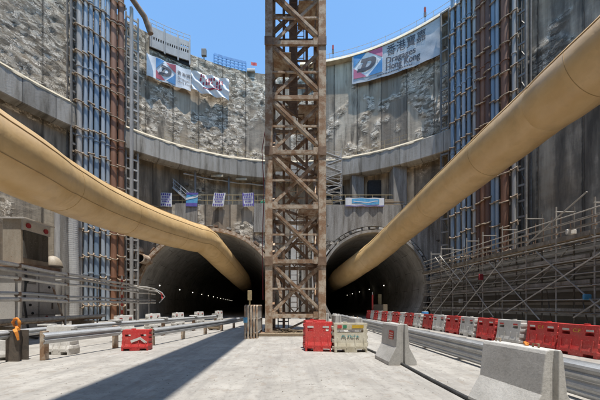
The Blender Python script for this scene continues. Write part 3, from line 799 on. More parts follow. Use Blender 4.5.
# ------------------------------------------------------------------ ledge railing, posters, blue sheet
e = empty('ledge_railing', (-8, YH + .15, HH), 'yellowish pipe railing along the headwall ledge', 'railing')
for x in [-14.8 + 1.4 * i for i in range(10)] + [3.2, 4.7, 6.2, 7.7, 9.2, 10.7, 11.7]:
    MB().tube([(x, YH + .2, HH), (x, YH + .2, HH + 1.15)], .035, 6).build('post', 'hoop_yellow', e)
for (x0, x1) in ((-14.8, -2.2), (3.2, 11.7)):
    for hh in (.55, 1.15): MB().tube([(x0, YH + .2, HH + hh), (x1, YH + .2, HH + hh)], .035, 6).build('rail', 'hoop_yellow', e)
plabs = ['leftmost white notice with purple lettering on the headwall railing', 'blue notice with a pale sweep, second on the headwall railing', 'lavender notice hanging askew, third on the headwall railing', 'purple-bordered white notice on the railing nearest the crane mast']
for i, px in enumerate((166, 192.5, 220, 248)):
    x = (px - CX) / F * YH
    x *= (YH - .36) / YH
    e = empty('notice', (x, YH - .36, HH - .32), plabs[i], 'notice', 'notices on the headwall railing')
    w, h = .62, 1.5; sk = [0, -.06, -.12, .03][i]
    pm = lambda u, v, off=0: Vector(((u - .5) * 2 * w + sk * (1 - v) * 2, -off - .05 * math.sin(u * 5 + i), v * h))
    m = MB()
    for s in (0, .03):
        for k in range(8): m.quad(*[pm(a, b, -s) for a, b in ((k / 8, 0), ((k + 1) / 8, 0), ((k + 1) / 8, 1), (k / 8, 1))])
    m.build('sheet', ['white', 'sky_blue', 'white', 'white'][i], e, True)
    m = MB()
    if i == 1:
        for k in range(8): m.quad(*[pm(a, b, .02) for a, b in ((k / 8, .45 + .03 * k), ((k + 1) / 8, .48 + .03 * k), ((k + 1) / 8, .6 + .035 * k), (k / 8, .62 + .03 * k))])
        m.build('print', 'white', e, True); 
        for q4 in (((0, .85), (1, .85), (1, 1), (0, 1)), ((0, 0), (1, 0), (1, .25), (0, .25))): MB().quad(*[pm(a, b, .02) for a, b in q4]).build('print_line', 'purple', e, True)
    else:
        rows = [(.80, .95, .08, .92), (.62, .74, .15, .85), (.48, .56, .1, .9), (.30, .42, .2, .8), (.06, .2, .05, .95)]
        for (v0, v1, u0, u1) in rows:
            nlet = 5 if v1 - v0 > .1 else 9; m = MB()
            for k in range(nlet):
                a = u0 + (u1 - u0) * k / nlet; b = a + (u1 - u0) / nlet * .72
                m.quad(*[pm(p, q_, .02) for p, q_ in ((a, v0), (b, v0), (b, v1), (a, v1))])
            m.build('print_line', 'purple', e, True)
        if i == 3:
            for (u0, u1, v0, v1) in ((0, .08, 0, 1), (.92, 1, 0, 1)): MB().quad(*[pm(p, q_, .021) for p, q_ in ((u0, v0), (u1, v0), (u1, v1), (u0, v1))]).build('border', 'purple', e, True)
e = empty('ledge_banner', (8.9, YH, HH), 'bright blue and white sheet banner on the right ledge beside the duct', 'banner')
m = MB(); pm = lambda u, v, off=0: Vector((6.1 + 4.25 * u, YH - .22 - off - .06 * math.sin(u * 19), HH - .28 + .95 * v))
for s in (0, .03):
    for k in range(24): m.quad(*[pm(a, b, -s) for a, b in ((k / 24, 0), ((k + 1) / 24, 0), ((k + 1) / 24, 1), (k / 24, 1))])
m.build('sheet', 'white', e)
m = MB(); mm = MB(); mw = MB()
for k in range(24):
    a, b = k / 24, (k + 1) / 24
    f0 = lambda u: .28 + .1 * math.sin(u * 7); f1 = lambda u: .9 - .05 * math.cos(u * 8)
    if .14 < a < .86: m.quad(pm(a, f0(a), .02), pm(b, f0(b), .02), pm(b, f1(b), .02), pm(a, f1(a), .02))
    if .2 < a < .8: mw.quad(*[pm(p, q_, .03) for p, q_ in ((a, .5 + .08 * math.sin(a * 9)), (b, .5 + .08 * math.sin(b * 9)), (b, .6 + .08 * math.sin(b * 9)), (a, .6 + .08 * math.sin(a * 9)))])
    mm.quad(*[pm(p, q_, .015) for p, q_ in ((a, .02), (b, .02), (b, .12), (a, .12))])
m.build('blue_field', 'sky_blue', e); mm.build('border', 'purple', e); mw.build('sweep', 'white', e)
e = empty('ledge_crate', (3.9, YH + .3, HH), 'weathered timber crate on the ledge right of the crane mast', 'crate')
MB().box(2.8, 4.6, YH + .0, YH + .16, HH - .25, HH + .5).build('side', 'timber', e, bevel=.02)
for z in (-.05, .2): MB().box(2.77, 4.63, YH - .04, YH - .005, HH + z, HH + z + .12).build('board', 'timber', e)
e = empty('ledge_crate', (13, YH + .3, HH), 'weathered timber crate on the ledge right of the blue banner', 'crate')
MB().box(10.5, 12.6, YH + .0, YH + .16, HH - .25, HH + .6).build('side', 'timber', e, bevel=.02)
for z in (-.05, .25): MB().box(10.47, 12.63, YH - .04, YH - .005, HH + z, HH + z + .12).build('board', 'timber', e)
e = empty('tarpaulin', (-3.1, YH + .3, HH), 'small green tarpaulin bundle on the ledge left of the mast', 'tarpaulin')
MB().lathe([(.05, 0), (.5, .05), (.55, .35), (.35, .7), (.05, .8)], (-2.9, YH + .75, HH + .02), 12).build('bundle', 'green', e, smooth=60)

# steel landing with stairs in the left recess
e = empty('steel_stair', (-12, 31.3, HH), 'grey steel landing with stair rails on the ledge behind the left notices', 'stair')
y0_, y1_ = 31.06, 31.42
for k in range(9): MB().box(-13.0 + .25 * k, -12.73 + .25 * k, y0_, y1_, HH + 2.0 - .22 * k, HH + 2.04 - .22 * k).build('tread', 'galv', e)
for y in (y0_, y1_):
    MB().bar((-13.0, y, HH + 1.95), (-10.8, y, HH + .02), .06, .2).build('stringer', 'galv', e)
    MB().tube([(-13.0, y, HH + 2.9), (-10.8, y, HH + 1.0), (-9.9, y, HH + 1.0)], .035, 6).build('handrail', 'galv', e)
    MB().tube([(-13.0, y, HH + 2.5), (-10.8, y, HH + .6), (-9.9, y, HH + .6)], .03, 6).build('handrail', 'galv', e)
    for k in range(4): MB().tube([(-12.9 + .73 * k, y, HH + 1.9 - .65 * k), (-12.9 + .73 * k, y, HH + 2.85 - .63 * k)], .03, 6).build('post', 'galv', e)
MB().box(-10.9, -9.85, y0_, y1_, HH + .03, HH + .09).build('landing', 'galv', e)
# scaffold stair tower between mast and right recess
e = empty('stair_tower', (4.9, 31.6, HH), 'tall scaffold stair tower just right of the crane mast', 'stair tower')
sx0, sx1, sy0, sy1, sz0, sz1 = 4.0, 5.8, 31.6, 33.2, HH, 19.0
for x in (sx0, sx1):
    for y in (sy0 - .3, sy1 - 1.0): MB().tube([(x, y, sz0 - .2), (x, y, sz1)], .045, 8).build('standard', 'tube', e)
k = 0; z = sz0
while z < sz1 - .5:
    for y in (sy0 - .3, sy1 - 1.0): MB().tube([(sx0, y, z + .75), (sx1, y, z + .75)], .035, 6).build('ledger', 'tube', e)
    a, b = (sx0, sx1) if k % 2 == 0 else (sx1, sx0)
    MB().bar((a, sy0 - .1, z + .05), (b, sy0 - .1, z + .72), .5, .08).build('flight', 'tube', e)
    MB().tube([(a, sy0 - .32, z + .5), (b, sy0 - .32, z + 1.15)], .025, 6).build('handrail', 'white_pipe', e)
    z += .75; k += 1

# ------------------------------------------------------------------ tower crane (mast in the picture, jib above the frame)
MX0, MX1, MY0, MY1 = -1.25, 1.8, 14.0, 17.05
LW = .37
CR = empty('tower_crane', ((MX0 + MX1) / 2, (MY0 + MY1) / 2, 0), 'rusty lattice crane mast rising between the two tunnel mouths', 'crane')
lev = [.95 + 2.75 * i for i in range(9)]
TOP = 21.2
for x in (MX0 + LW / 2, MX1 - LW / 2):
    for y in (MY0 + LW / 2, MY1 - LW / 2):
        ix = 1 if x < .2 else -1; iy = 1 if y < 15 else -1
        m = MB(); w = LW; t = .12       # built-up corner: heavy angle plus cover plate
        m.box(x - w / 2, x + w / 2, y - iy * w / 2 - .0, y - iy * (w / 2 - t), .12, TOP) if iy > 0 else m.box(x - w / 2, x + w / 2, y + w / 2 - t, y + w / 2, .12, TOP)
        xx0, xx1 = (x - w / 2 + .003, x - w / 2 + t) if ix > 0 else (x + w / 2 - t, x + w / 2 - .003)
        yy0, yy1 = (y - w / 2 + t + .002, y + w / 2) if iy > 0 else (y - w / 2, y + w / 2 - t - .002)
        m.box(xx0, xx1, yy0, yy1, .12, TOP)
        m.build('leg', 'rust', CR, bevel=.012)
        MB().box(x - .45, x + .45, y - .45, y + .45, .0, .12).build('base_plate', 'rust_dark', CR, bevel=.01)
        for z in lev[1::2]:
            ff = y - iy * (w / 2 + .03)
            MB().box(x - w / 2 - .02, x + w / 2 + .02, ff - .02, ff + .02, z - .22, z + .22).build('splice_plate', 'rust_dark', CR, bevel=.008)
        for z in lev:
            ff = y - iy * (w / 2 + .012)
            cx_ = x + ix * .24
            MB().box(cx_ - .2, cx_ + .2, ff - .01 + iy * .06, ff + .01 + iy * .06, z - .13, z + .22).build('gusset', 'rust', CR)
ax, bx_ = MX0 + LW * .62, MX1 - LW * .62
ay, by_ = MY0 + LW * .62, MY1 - LW * .62
def face_bars(z0, z1, strut):
    for fy, dn in ((MY0 + .13, 1), (MY1 - .13, -1)):
        if strut: MB().bar((ax, fy, z0), (bx_, fy, z0), .14, .19).build('strut', 'rust', CR)
        MB().angle((ax, fy + .06 * dn, z1 - .12), (bx_, fy + .06 * dn, z0 + .15), .19, .05, (0, 1, 0), dn).build('brace', 'rust', CR)
        MB().angle((ax, fy + .26 * dn, z0 + .15), (bx_, fy + .26 * dn, z1 - .12), .17, .05, (0, 1, 0), -dn).build('brace', 'rust', CR)
    for fx, dn in ((MX0 + .13, 1), (MX1 - .13, -1)):
        if strut: MB().bar((fx, ay, z0), (fx, by_, z0), .16, .22).build('strut', 'rust', CR)
        MB().angle((fx + .06 * dn, ay, z1 - .12), (fx + .06 * dn, by_, z0 + .15), .19, .05, (1, 0, 0), dn).build('brace', 'rust', CR)
    if z1 - z0 < 2: return
    zm = (z0 + z1) / 2
    MB().bar((ax, MY0 + .22, zm), (bx_, MY0 + .22, zm), .07, .09).build('lacing', 'rust', CR); MB().bar((ax, MY1 - .22, zm + .1), (bx_, MY1 - .22, zm + .1), .07, .09).build('lacing', 'rust', CR)
    for fx, dn in ((MX0 + .13, 1), (MX1 - .13, -1)):
        MB().angle((fx + .24 * dn, ay, z0 + .15), (fx + .24 * dn, by_, z1 - .12), .14, .04, (1, 0, 0), -dn).build('brace', 'rust', CR)
    MB().bar((.275, MY1 - .3, z0 + .1), (ax + .1, MY1 - .3, zm), .07, .07).build('lacing', 'rust', CR); MB().bar((.275, MY1 - .3, z0 + .1), (bx_ - .1, MY1 - .3, zm), .07, .07).build('lacing', 'rust', CR)
for i in range(7): face_bars(lev[i], lev[i + 1], True)
face_bars(20.2, 21.1, True)
for i in range(8):     # horizontal diagonals inside the mast
    z = lev[i]
    MB().bar((ax, ay, z + .1), (bx_, by_, z + .1), .1, .12).build('plan_brace', 'rust_dark', CR)
# ladder cage and landings in the middle of the mast
for z0 in range(7):
    za, zb = 1.2 + 2.75 * z0, 1.2 + 2.75 * (z0 + 1); off = .32 if z0 % 2 else -.05
    lad = MB().box(off - .0, off + .05, 15.4, 15.45, za, zb).build('ladder', 'rust_dark', CR)
    MB().box(off + .42, off + .47, 15.4, 15.45, za, zb).build('stile', 'rust_dark', lad)
    m = MB()
    for k in range(9): m.tube([(off + .05, 15.425, za + .15 + .3 * k), (off + .42, 15.425, za + .15 + .3 * k)], .018, 6)
    m.build('rungs', 'rust_dark', lad)
    if z0 > 0:
        xl = (-.9, .05) if z0 % 2 else (.45, 1.4)
        MB().box(xl[0], xl[1], 14.75, 16.3, za - .18, za - .13).build('landing', 'rust', CR)
for x, y in ((-.35, 15.9), (.95, 15.9)):
    MB().box(x - .07, x + .07, y - .1, y + .1, .2, 21.1).build('hoist_rail', 'rust_dark', CR)
MB().box(-.05, .42, 15.75, 15.85, 12.2, 21.1).build('cable_tray', 'rust_dark', CR)
# slewing head, cab and jib (above the frame)
MB().lathe([(1.5, 21.2), (1.75, 21.25), (1.75, 21.6), (1.3, 21.65)], (.275, 15.5, 0), 24).build('slewing_ring', 'rust_dark', CR, smooth=40)
JX = -.72
J = MB().box(JX - .9, JX + .9, -10.0, 14.2, 21.66, 21.76).build('jib', 'rust', CR)
for q in (-1, 1): MB().box(JX + q * .82 - .09, JX + q * .82 + .09, -10, 14.2, 21.3, 21.655).build('chord', 'rust', J)
MB().tube([(JX, -9, 23.2), (JX, 15.5, 23.2)], .12, 8).build('top_chord', 'rust', J)
for k in range(15):
    y = -8.5 + 1.45 * k
    for q in (-1, 1): MB().bar((JX + q * .8, y, 21.77), (JX, y + .72, 23.15), .08, .08).build('jib_brace', 'rust', J)
MB().box(JX + 1.2, JX + 2.4, 13.6, 15.2, 21.7, 23.6).build('cab', 'cab_grey', CR, bevel=.05)
# red-brown hanging cable beside the mast
tag(MB().tube([P(263, 300, 14.6), P(262.5, 240, 14.6), P(264, 190, 14.6), P(262, 150, 14.7), P(267, 120, 14.8), P(268, 40, 14.8)], .022, 6).build('power_cable', 'red_cloth'),
    'thin reddish cable hanging down beside the left leg of the mast', 'cable')

# timber base and planks at the mast foot
e = empty('base_timber', (-.3, 13.5, 0), 'long flat timber lying in front of the mast foot', 'timber')
MB().box(-2.2, .75, 13.32, 13.52, 0, .14).build('balk', 'timber', e, bevel=.015)
MB().box(-2.2, -2.05, 13.524, 13.8, 0, .1).build('end_cleat', 'timber', e, bevel=.015)
pl = ['pale plank leaning low across the mast foot', 'short plank on the pile under the mast, nearest the left leg', 'grey plank on the pile under the mast, crossing the others', 'plank sloping up toward the right mast leg', 'loose plank end sticking out at the right of the mast foot']
pk = [((-1.0, 14.15, .12), (1.1, 14.8, .2)), ((-.9, 13.75, .05), (.3, 13.95, .12)), ((-.5, 14.4, .26), (1.0, 14.05, .18)), ((-.2, 14.5, .2), (1.45, 15.6, .9)), ((.25, 14.2, .05), (1.5, 14.45, .45))]
for i, (a, b) in enumerate(pk):
    tag(MB().bar(a, b, .22, .05).build('plank', 'timber', bevel=.008), pl[i], 'plank', 'planks under the mast')
m = MB()
for k in range(150):
    a = Vector((random.uniform(-1.1, .9), random.uniform(13.6, 15.4), random.uniform(.03, .16))); th = random.uniform(0, PI)
    l = random.uniform(.08, .32); d = Vector((math.cos(th), math.sin(th), random.uniform(-.2, .2))) * l
    m.bar(a - d, a + d, random.uniform(.02, .09), .03)
tag(m.build('wood_debris', 'timber'), 'scattered wood offcuts and straw under the crane mast', 'debris', kind='stuff')
e = empty('trestle', (-.35, 17.6, 0), 'small dark metal trestle standing behind the left mast leg', 'trestle')
for x in (-.75, -.1):
    for y in (17.5, 18.0): MB().tube([(x, y, 0), (x, y, .95)], .03, 6).build('leg', 'tube_dark', e)
for y in (17.5, 18.0):
    for z in (.45, .95): MB().tube([(-.78, y, z), (-.07, y, z)], .03, 6).build('rail', 'tube_dark', e)
# concrete pilasters on the pier between the tunnels
for i, (x, w, mt) in enumerate(((-.5, .65, 'conc_dirty'), (.5, .85, 'conc_light'), (1.62, .75, 'conc_wall'), (2.7, .55, 'conc_light'))):
    tag(MB().box(x - w / 2, x + w / 2, YH - .55, YH - .02, 0, [8.8, 10.8, 9.2, 8.6][i]).build('pilaster', mt, bevel=.03), ['dirty narrow concrete strip behind the mast, leftmost', 'pale concrete strip rising tallest behind the mast', 'streaked boarded strip behind the right half of the mast', 'narrow pale strip beside the right tunnel rim'][i], 'pilaster', 'concrete strips between the tunnels')

# ------------------------------------------------------------------ ventilation ducts
def catmull(pts, n):
    out = []; P_ = [pts[0] * 2 - pts[1]] + pts + [pts[-1] * 2 - pts[-2]]
    for i in range(1, len(P_) - 2):
        for k in range(n):
            t = k / n; a, b, c, d = P_[i - 1], P_[i], P_[i + 1], P_[i + 2]
            out.append(.5 * ((2 * b) + (c - a) * t + (2 * a - 5 * b + 4 * c - d) * t * t + (3 * b - a - 3 * c + d) * t ** 3))
    out.append(pts[-1]); return out
def duct(pts, rad, label, seam_angles, kink):
    c = catmull(pts, 22); e = empty('ventilation_duct', pts[0], label, 'duct')
    m = MB(); uv = []; n = 40; s = 0; fr = []; side = Vector((1, 0, 0))
    for i, p in enumerate(c):
        t = (c[min(i + 1, len(c) - 1)] - c[max(i - 1, 0)]).normalized()
        up = (Vector((0, 0, 1)) - t * t.z).normalized(); sd = t.cross(up)
        if i: s += (p - c[i - 1]).length
        fr.append((p, t, up, sd, s))
    def pt(i, a, off=0):
        p, t, up, sd, s_ = fr[i]
        w = 1 + .012 * noise.noise(Vector((s_ * .9, math.cos(a) * 2, math.sin(a) * 2))) + .010 * abs(math.sin(s_ * PI / 3.0)) 
        kk = min(abs(s_ - q) for q in kink) if kink else 9
        w += .006 * noise.noise(Vector((s_ * 3.5, math.cos(a) * 3, math.sin(a) * 3)))
        if kk < 1.2: w += .025 * math.sin(a * 9 + s_ * 4) * (1 - kk / 1.2)
        return p + (up * math.cos(a) + sd * math.sin(a)) * (rad * w + off)
    for i in range(len(c)):
        for k in range(n + 1): m.v.append(pt(i, 2 * PI * k / n)); uv.append((fr[i][4], k / n * 2 * PI * rad))
    for i in range(len(c) - 1):
        for k in range(n): m.f.append((i * (n + 1) + k, i * (n + 1) + k + 1, (i + 1) * (n + 1) + k + 1, (i + 1) * (n + 1) + k))
    m.build('fabric_tube', 'duct', e, smooth=180, uv=uv)
    for a in seam_angles:
        MB().tube([pt(i, a, .012) for i in range(len(c))], .018, 6).build('seam', M['seam'], e, smooth=60)
    nxt = 2.0
    for i in range(1, len(c)):
        if fr[i][4] >= nxt:
            nxt += 5.5
            MB().tube([pt(i, 2 * PI * k / 36, .0) for k in range(37)], .013, 6, cap=False).build('joint_band', M['seam'], e, smooth=60)
    return fr
M['seam'] = weathered('duct_seam', (.56, .36, .155), (.48, .305, .125), .7, 0, 3, bump=0)
kinkpos = []
fl = duct([Vector((-10.4, -11.2, 7.6)), Vector((-10.6, -4, 7.5)), Vector((-10.9, 4, 7.4)), P(0, 152, 9.9), P(50, 180, 12.5), P(100, 204.5, 16.3), P(150, 224, 20.8), P(190, 236.5, 25.2), P(206, 242, 27.4), P(226, 263, 33.0), P(242, 280.5, 44), P(247, 288.5, 75), P(249, 293, 120)],
          1.27, 'long tan fabric air duct sweeping from upper left into the wide tunnel', (math.radians(62), math.radians(118), math.radians(20)), [39.5])
frr = duct([Vector((13.9, -7.5, 13.6)), Vector((13.4, 2, 12.7)), P(600, 62, 10.5), P(548, 105, 12.7), P(500, 145, 15.2), P(450, 187, 19.4), P(402, 229, 26.5), P(376, 252, 30.3), P(350, 271, 34), P(337, 280.5, 42), P(331, 288, 75), P(325, 293.5, 120)],
           1.27, 'tan fabric air duct slanting from upper right into the pale-rimmed tunnel', (math.radians(-60),), [36, 40])

# ------------------------------------------------------------------ riser pipes on both sides of the shaft
def clamp_mb(r, w=1.0):
    m = MB(); rr = r + .07
    arc = [(-rr, .75, .1), (-rr, .05, 0)] + [(-rr * math.cos(a), -rr * 1.25 * math.sin(a), -.22 * math.sin(a)) for a in [PI * k / 8 for k in range(9)]] + [(rr * 1.02, .0, -.16), (rr * 1.05, .02, -.42)]
    m.tube([Vector(p) for p in arc], .06, 7)
    m.bar((-rr - .14, .3, .0), (rr + .14, .3, .0), .1, .14)
    return m
def riser(px, r, mat, label, group, z0, z1, rad, cz, cgap=2.2, name='riser_pipe', ph=0):
    x, y = on_circle(px, rad); th = math.atan2(x, y - CYL)
    e = empty(name, (x, y, 0), label, 'pipe', group, -th)
    MB().tube([(0, 0, z0), (0, 0, z1)], r, 14).build('tube', mat, e, True, smooth=50)
    m = MB(); z = z0 + 1.4 + ph; cl = None
    for k in range(int((z1 - z0) / 6)):
        q = MB().lathe([(r + .002, -.07), (r + .05, -.06), (r + .05, .06), (r + .002, .07)], (0, 0, z0 + 4 + 6 * k + ph), 14).build('coupling', mat, e, True, smooth=40)
    while z < z1 - .3:
        zj = z + random.uniform(-.16, .16)
        if cl is None:
            cl = clamp_mb(r).build('clamp', 'clamp', e, True, smooth=50); cl.location.z = zj; cl.rotation_euler.z = random.uniform(-.2, .2)
        else:
            c2 = cl.copy(); col.objects.link(c2); c2.parent = e; c2.location.z = zj; c2.rotation_euler = (random.uniform(-.12, .12), random.uniform(-.14, .14), random.uniform(-.25, .25))
        z += cgap
    return e
RP = R - 1.35
def pipes(lst, group, z1):
    for (px, r, mat, label, ph, nm) in lst: riser(px, r, mat, label, group, .1, z1, RP, 0, 2.2, nm, ph)
pipes([(79.5, .2, 'white_pipe', 'dull white riser pipe next to the left ladder frame', .0, 'riser_pipe'),
       (85.5, .165, 'blue_pipe', 'blue riser pipe right beside the white one, left rack', .1, 'riser_pipe'),
       (90.8, .165, 'blue_pipe', 'second blue riser pipe from the left, left rack', .25, 'riser_pipe'),
       (96.5, .2, 'blue_deep', 'stoutest middle blue riser pipe, left rack', .1, 'riser_pipe'),
       (103, .17, 'blue_pipe', 'fourth blue riser pipe from the left, left rack', .3, 'riser_pipe'),
       (107.8, .16, 'blue_pipe', 'blue riser pipe closest to the brown pipes, left rack', .15, 'riser_pipe')], 'blue risers of the left rack', 31.6)
pipes([(113.5, .27, 'brown_pipe', 'rust-brown riser pipe next to the blue ones, left rack', .0, 'riser_pipe'),
       (121, .27, 'brown_pipe', 'rust-brown riser pipe bent over at the top, left rack', .2, 'riser_pipe')], 'brown risers of the left rack', 30.9)
x, y = on_circle(120.8, RP)
tag(MB().tube([(x, y, 30.8), (x + .1, y, 31.3), (x + .5, y + .3, 31.6), (x + 1.5, y + 1.5, 30.5), (x + 1.9, y + 1.9, 29.2)], .28, 12).build('pipe_bend', 'rust_dark', smooth=50), 'dark rusty pipe bend hooking over the left wall top', 'pipe')
pipes([(452.5, .17, 'blue_deep', 'blue riser pipe at the far left of the right rack', .0, 'riser_pipe'),
       (458.5, .18, 'blue_deep', 'second blue riser pipe of the right rack', .2, 'riser_pipe'),
       (463.7, .16, 'blue_pipe', 'paler third blue riser pipe of the right rack', .35, 'riser_pipe'),
       (469, .16, 'blue_deep', 'fourth blue riser pipe, beside the dark brown ones', .5, 'riser_pipe')], 'blue risers of the right rack', 34)
pipes([(474.5, .15, 'white_pipe', 'thin whitish riser between blue and brown pipes, right rack', .1, 'riser_pipe'),
       (478.5, .2, 'dark_pipe', 'slim dark brown riser pipe, right rack', .6, 'riser_pipe'),
       (483, .21, 'brown_pipe', 'middle brown riser pipe of the dark trio, right rack', .75, 'riser_pipe'),
       (488, .24, 'dark_pipe', 'thick dark brown riser beside the paired blue pipes', .9, 'riser_pipe')], 'dark risers of the right rack', 34)
pipes([(493, .17, 'blue_deep', 'left one of the paired blue risers, right rack', .3, 'riser_pipe'),
       (497.3, .15, 'blue_pipe', 'right one of the paired blue risers, right rack', .3, 'riser_pipe'),
       (505, .3, 'brown_pipe', 'stout rust-brown riser pipe with big clamps, right rack', .2, 'riser_pipe'),
       (514, .15, 'white_pipe', 'whitish riser pipe beside the right ladder frame', .4, 'riser_pipe')], 'outer risers of the right rack', 34)
def ladder_frame(pxa, pxb, rad, z1, label, gap, mat='tube'):
    (x0, y0), (x1, y1) = on_circle(pxa, rad), on_circle(pxb, rad)
    e = empty('ladder_frame', ((x0 + x1) / 2, (y0 + y1) / 2, 0), label, 'ladder frame', 'ladder frames beside the pipe racks')
    for (x, y) in ((x0, y0), (x1, y1)):
        MB().bar((x, y, 0), (x, y, z1), .14, .14).build('stile', mat, e)
        d = Vector((x, y - CYL, 0)).normalized() * .9
        MB().bar((x + d.x, y + d.y, 0), (x + d.x, y + d.y, z1), .12, .12).build('stile', 'tube_dark', e)
    z = 1.0; first = None
    while z < z1:
        if first is None:
            first = MB().bar((x0, y0, z), (x1, y1, z), .1, .16).build('rung', mat, e)
        else:
            c = first.copy(); col.objects.link(c); c.parent = e; c.location.z = z - 1.0
        z += gap
    z = 1.0; first = None
    while z < z1:
        d = Vector((x1, y1 - CYL, 0)).normalized() * .9
        if first is None: first = MB().bar((x1, y1, z), (x0 + d.x, y0 + d.y, z + gap), .06, .06).build('cross_tie', 'tube_dark', e)
        else:
            c = first.copy(); col.objects.link(c); c.parent = e; c.location.z = z - 1.0
        z += gap * 2
ladder_frame(71.5, 77, R - .95, 33.5, 'dark steel ladder frame left of the left pipe rack', .9, 'tube_dark')
ladder_frame(126, 138, R - .75, 30.4, 'steel ladder frame right of the brown pipes on the left', 1.0, 'tube')
ladder_frame(441, 449, R - .8, 31.0, 'dark steel ladder frame left of the right pipe rack', 1.3, 'tube_dark')
ladder_frame(517, 526, R - 1.1, 34, 'dark steel ladder frame right of the right pipe rack', 1.3, 'tube_dark')
x, y = on_circle(131.5, R - 1.3)
tag(MB().box(x - .12, x + .12, y - .12, y + .12, 0, 30.6).build('steel_column', 'white_pipe', bevel=.01), 'tall pale steel column right of the left brown pipes', 'column')
# vertical hoses and ducts at the foot of the left wall
for i, (px, r, mat, lab) in enumerate(((57.5, .22, 'white_pipe', 'greenish grey standing pipe beside the round tank'), (64, .34, 'conc_dirty', 'thick grey corrugated hose rising beside the standing pipe'), (72.5, .42, 'conc_light', 'fat whitish corrugated hose left of the blue risers'))):
    x, y = on_circle(px, R - 2.2)
    m = MB()
    if i == 0: m.tube([(x, y, 0), (x, y, 11)], r, 14)
    else:
        pts, rad = [], []
        for k in range(150): pts.append((x + .05 * math.sin(k * .05), y, .08 * k)); rad.append(r * (1 + .07 * (k % 2)))
        m.tube(pts, r, 16, radii=rad)
    tag(m.build('vertical_hose', mat, smooth=40), lab, 'hose', 'standing hoses by the left wall')
# rusty pipe stubs left of the wide tunnel
for i, (px, py, r, lab) in enumerate(((131, 248, .5, 'upper rusty pipe stub left of the wide tunnel'), (139.5, 258, .52, 'rusty pipe stub hard against the wide tunnel rim'), (129, 274, .42, 'lower rusty pipe stub left of the wide tunnel'))):
    p = P(px, py, 29.3); m = MB()
    e = empty('pipe_stub', p, lab, 'pipe', 'pipe stubs by the wide tunnel')
    m = MB(); n = 20
    for (rr, yy) in ((r * .82, 1.9), (r * .82, 0), (r, 0), (r, 1.9)):
        for k in range(n): a = 2 * PI * k / n; m.v.append(Vector((rr * math.cos(a) , yy, rr * math.sin(a))))
    for a in range(3):
        for k in range(n): m.f.append((a * n + k, a * n + (k + 1) % n, (a + 1) * n + (k + 1) % n, (a + 1) * n + k))
    m.build('barrel', 'rust', e, True, smooth=40); 
    MB().tube([(0, .5, 0), (0, .52, 0)], r * .81, 20).build('plug_or_bore_shade', 'dark', e, True)  # near-black disc paints the shade inside the pipe bore
for i, (x, z0, z1) in enumerate(((-17.6, 0, 8.8), (-16.8, 7.7, 11.8))):
    tag(MB().bar((x, 30.5, z0), (x + .3, 30.5, z1), .5, .3).build('steel_column', 'rust_dark'), ['dark rusty upright left of the wide tunnel mouth', 'short dark rusty upright above the pipe stubs'][i], 'column')

# ------------------------------------------------------------------ barriers
def water_barrier_mb(w=1.26, h=.92, holes=2):
    xs = [0, .05, .12, .14, .33, .42, .58, .67, .86, .90, .95, 1]
    zs = [0, .10, .2, .32, .45, .57, .67, .77, .88, 1]
    def filled(i, j, k):
        if i in (0, 10): return (k in (1, 3, 5, 7)) if i == 0 else (k in (2, 4, 6, 8))
        if k == 0 and i in (2, 3, 5, 7, 8): return i in (3, 7) and False or i in (5,)
        if k == 6 and i in (3, 7) : return False
        if k == 6 and i in (4, 6) and holes == 2: return False if i in (4,) and False else True
        if holes == 1 and k == 6 and i in (4, 5, 6): return False
        return True
    def mp(i, j, k):
        z = zs[k] * h; t = .21 - .10 * zs[k] if zs[k] > .2 else .21
        if i in (0, 11): t *= .45
        x = (xs[i] - .5) * w
        return (x, (j * 2 - 1) * t, z)
    m = MB(); m.vox(11, 1, 9, filled, mp)
    for q in (-.36, -.12, .12, .36):
        m.bar((q * w, -.214, h * .14), (q * w, -.168, h * .52), .035, .02); m.bar((q * w, .214, h * .14), (q * w, .168, h * .52), .035, .02)
    return m
def make_barrier(mat, label, group, loc, rz, w=1.26, h=.92, text=None, tcol='yellow', holes=2, strips=True):
    e = empty('water_barrier', loc, label, 'barrier', group, rz)
    b = water_barrier_mb(w, h, holes).build('body', mat, e, True, bevel=.014)
    e_t = .125
    for sgn in (-1, 1):
        if strips:
            for q in (-.27, .27):
                MB().box(q * w - .1, q * w + .1, sgn * .137 - .004, sgn * .137 + .004, h * .80, h * .86).build('reflector', 'white_pl' if mat == 'red_pl' else 'red_pl', e, True)
    if text:
        for sgn in (-1, 1):
            m = MB(); add_text(m, text, lambda u, v: (-sgn * -u, sgn * (.21 - .10 * (v / h) + .012), v), .15, -.13 if sgn < 0 else -.13, h * .76, 1.1)
            m.v = [Vector((v.x * (1 if sgn < 0 else -1), v.y, v.z)) for v in m.v]
            m.build('lettering', tcol, e, True)
    MB().tube([(-.12 * w, 0, h), (-.12 * w, 0, h + .035)], .07, 12).build('filler_cap', mat, e, True, 40)
    return e
edges = [605, 561, 525, 497, 475, 459, 444, 432, 422, 413, 405, 397.5, 391, 386, 380.5, 376.5, 373, 369.5, 366]
XB = 8.65; cols_ = ['r', 'r', 'w', 'r', 'w', 'r', 'w', 'r', 'w', 'r', 'w', 'r', 'w', 'r', 'w', 'r', 'w', 'r']
protoR = protoW = None; nr = nw = 0
GB = 'plastic barriers in the row before the scaffold'
Yc = 8.25
rnames = ['nearest', 'second nearest', 'third nearest', 'fourth nearest', 'fifth nearest', 'sixth nearest', 'seventh nearest', 'eighth nearest', 'ninth nearest', 'tenth nearest']
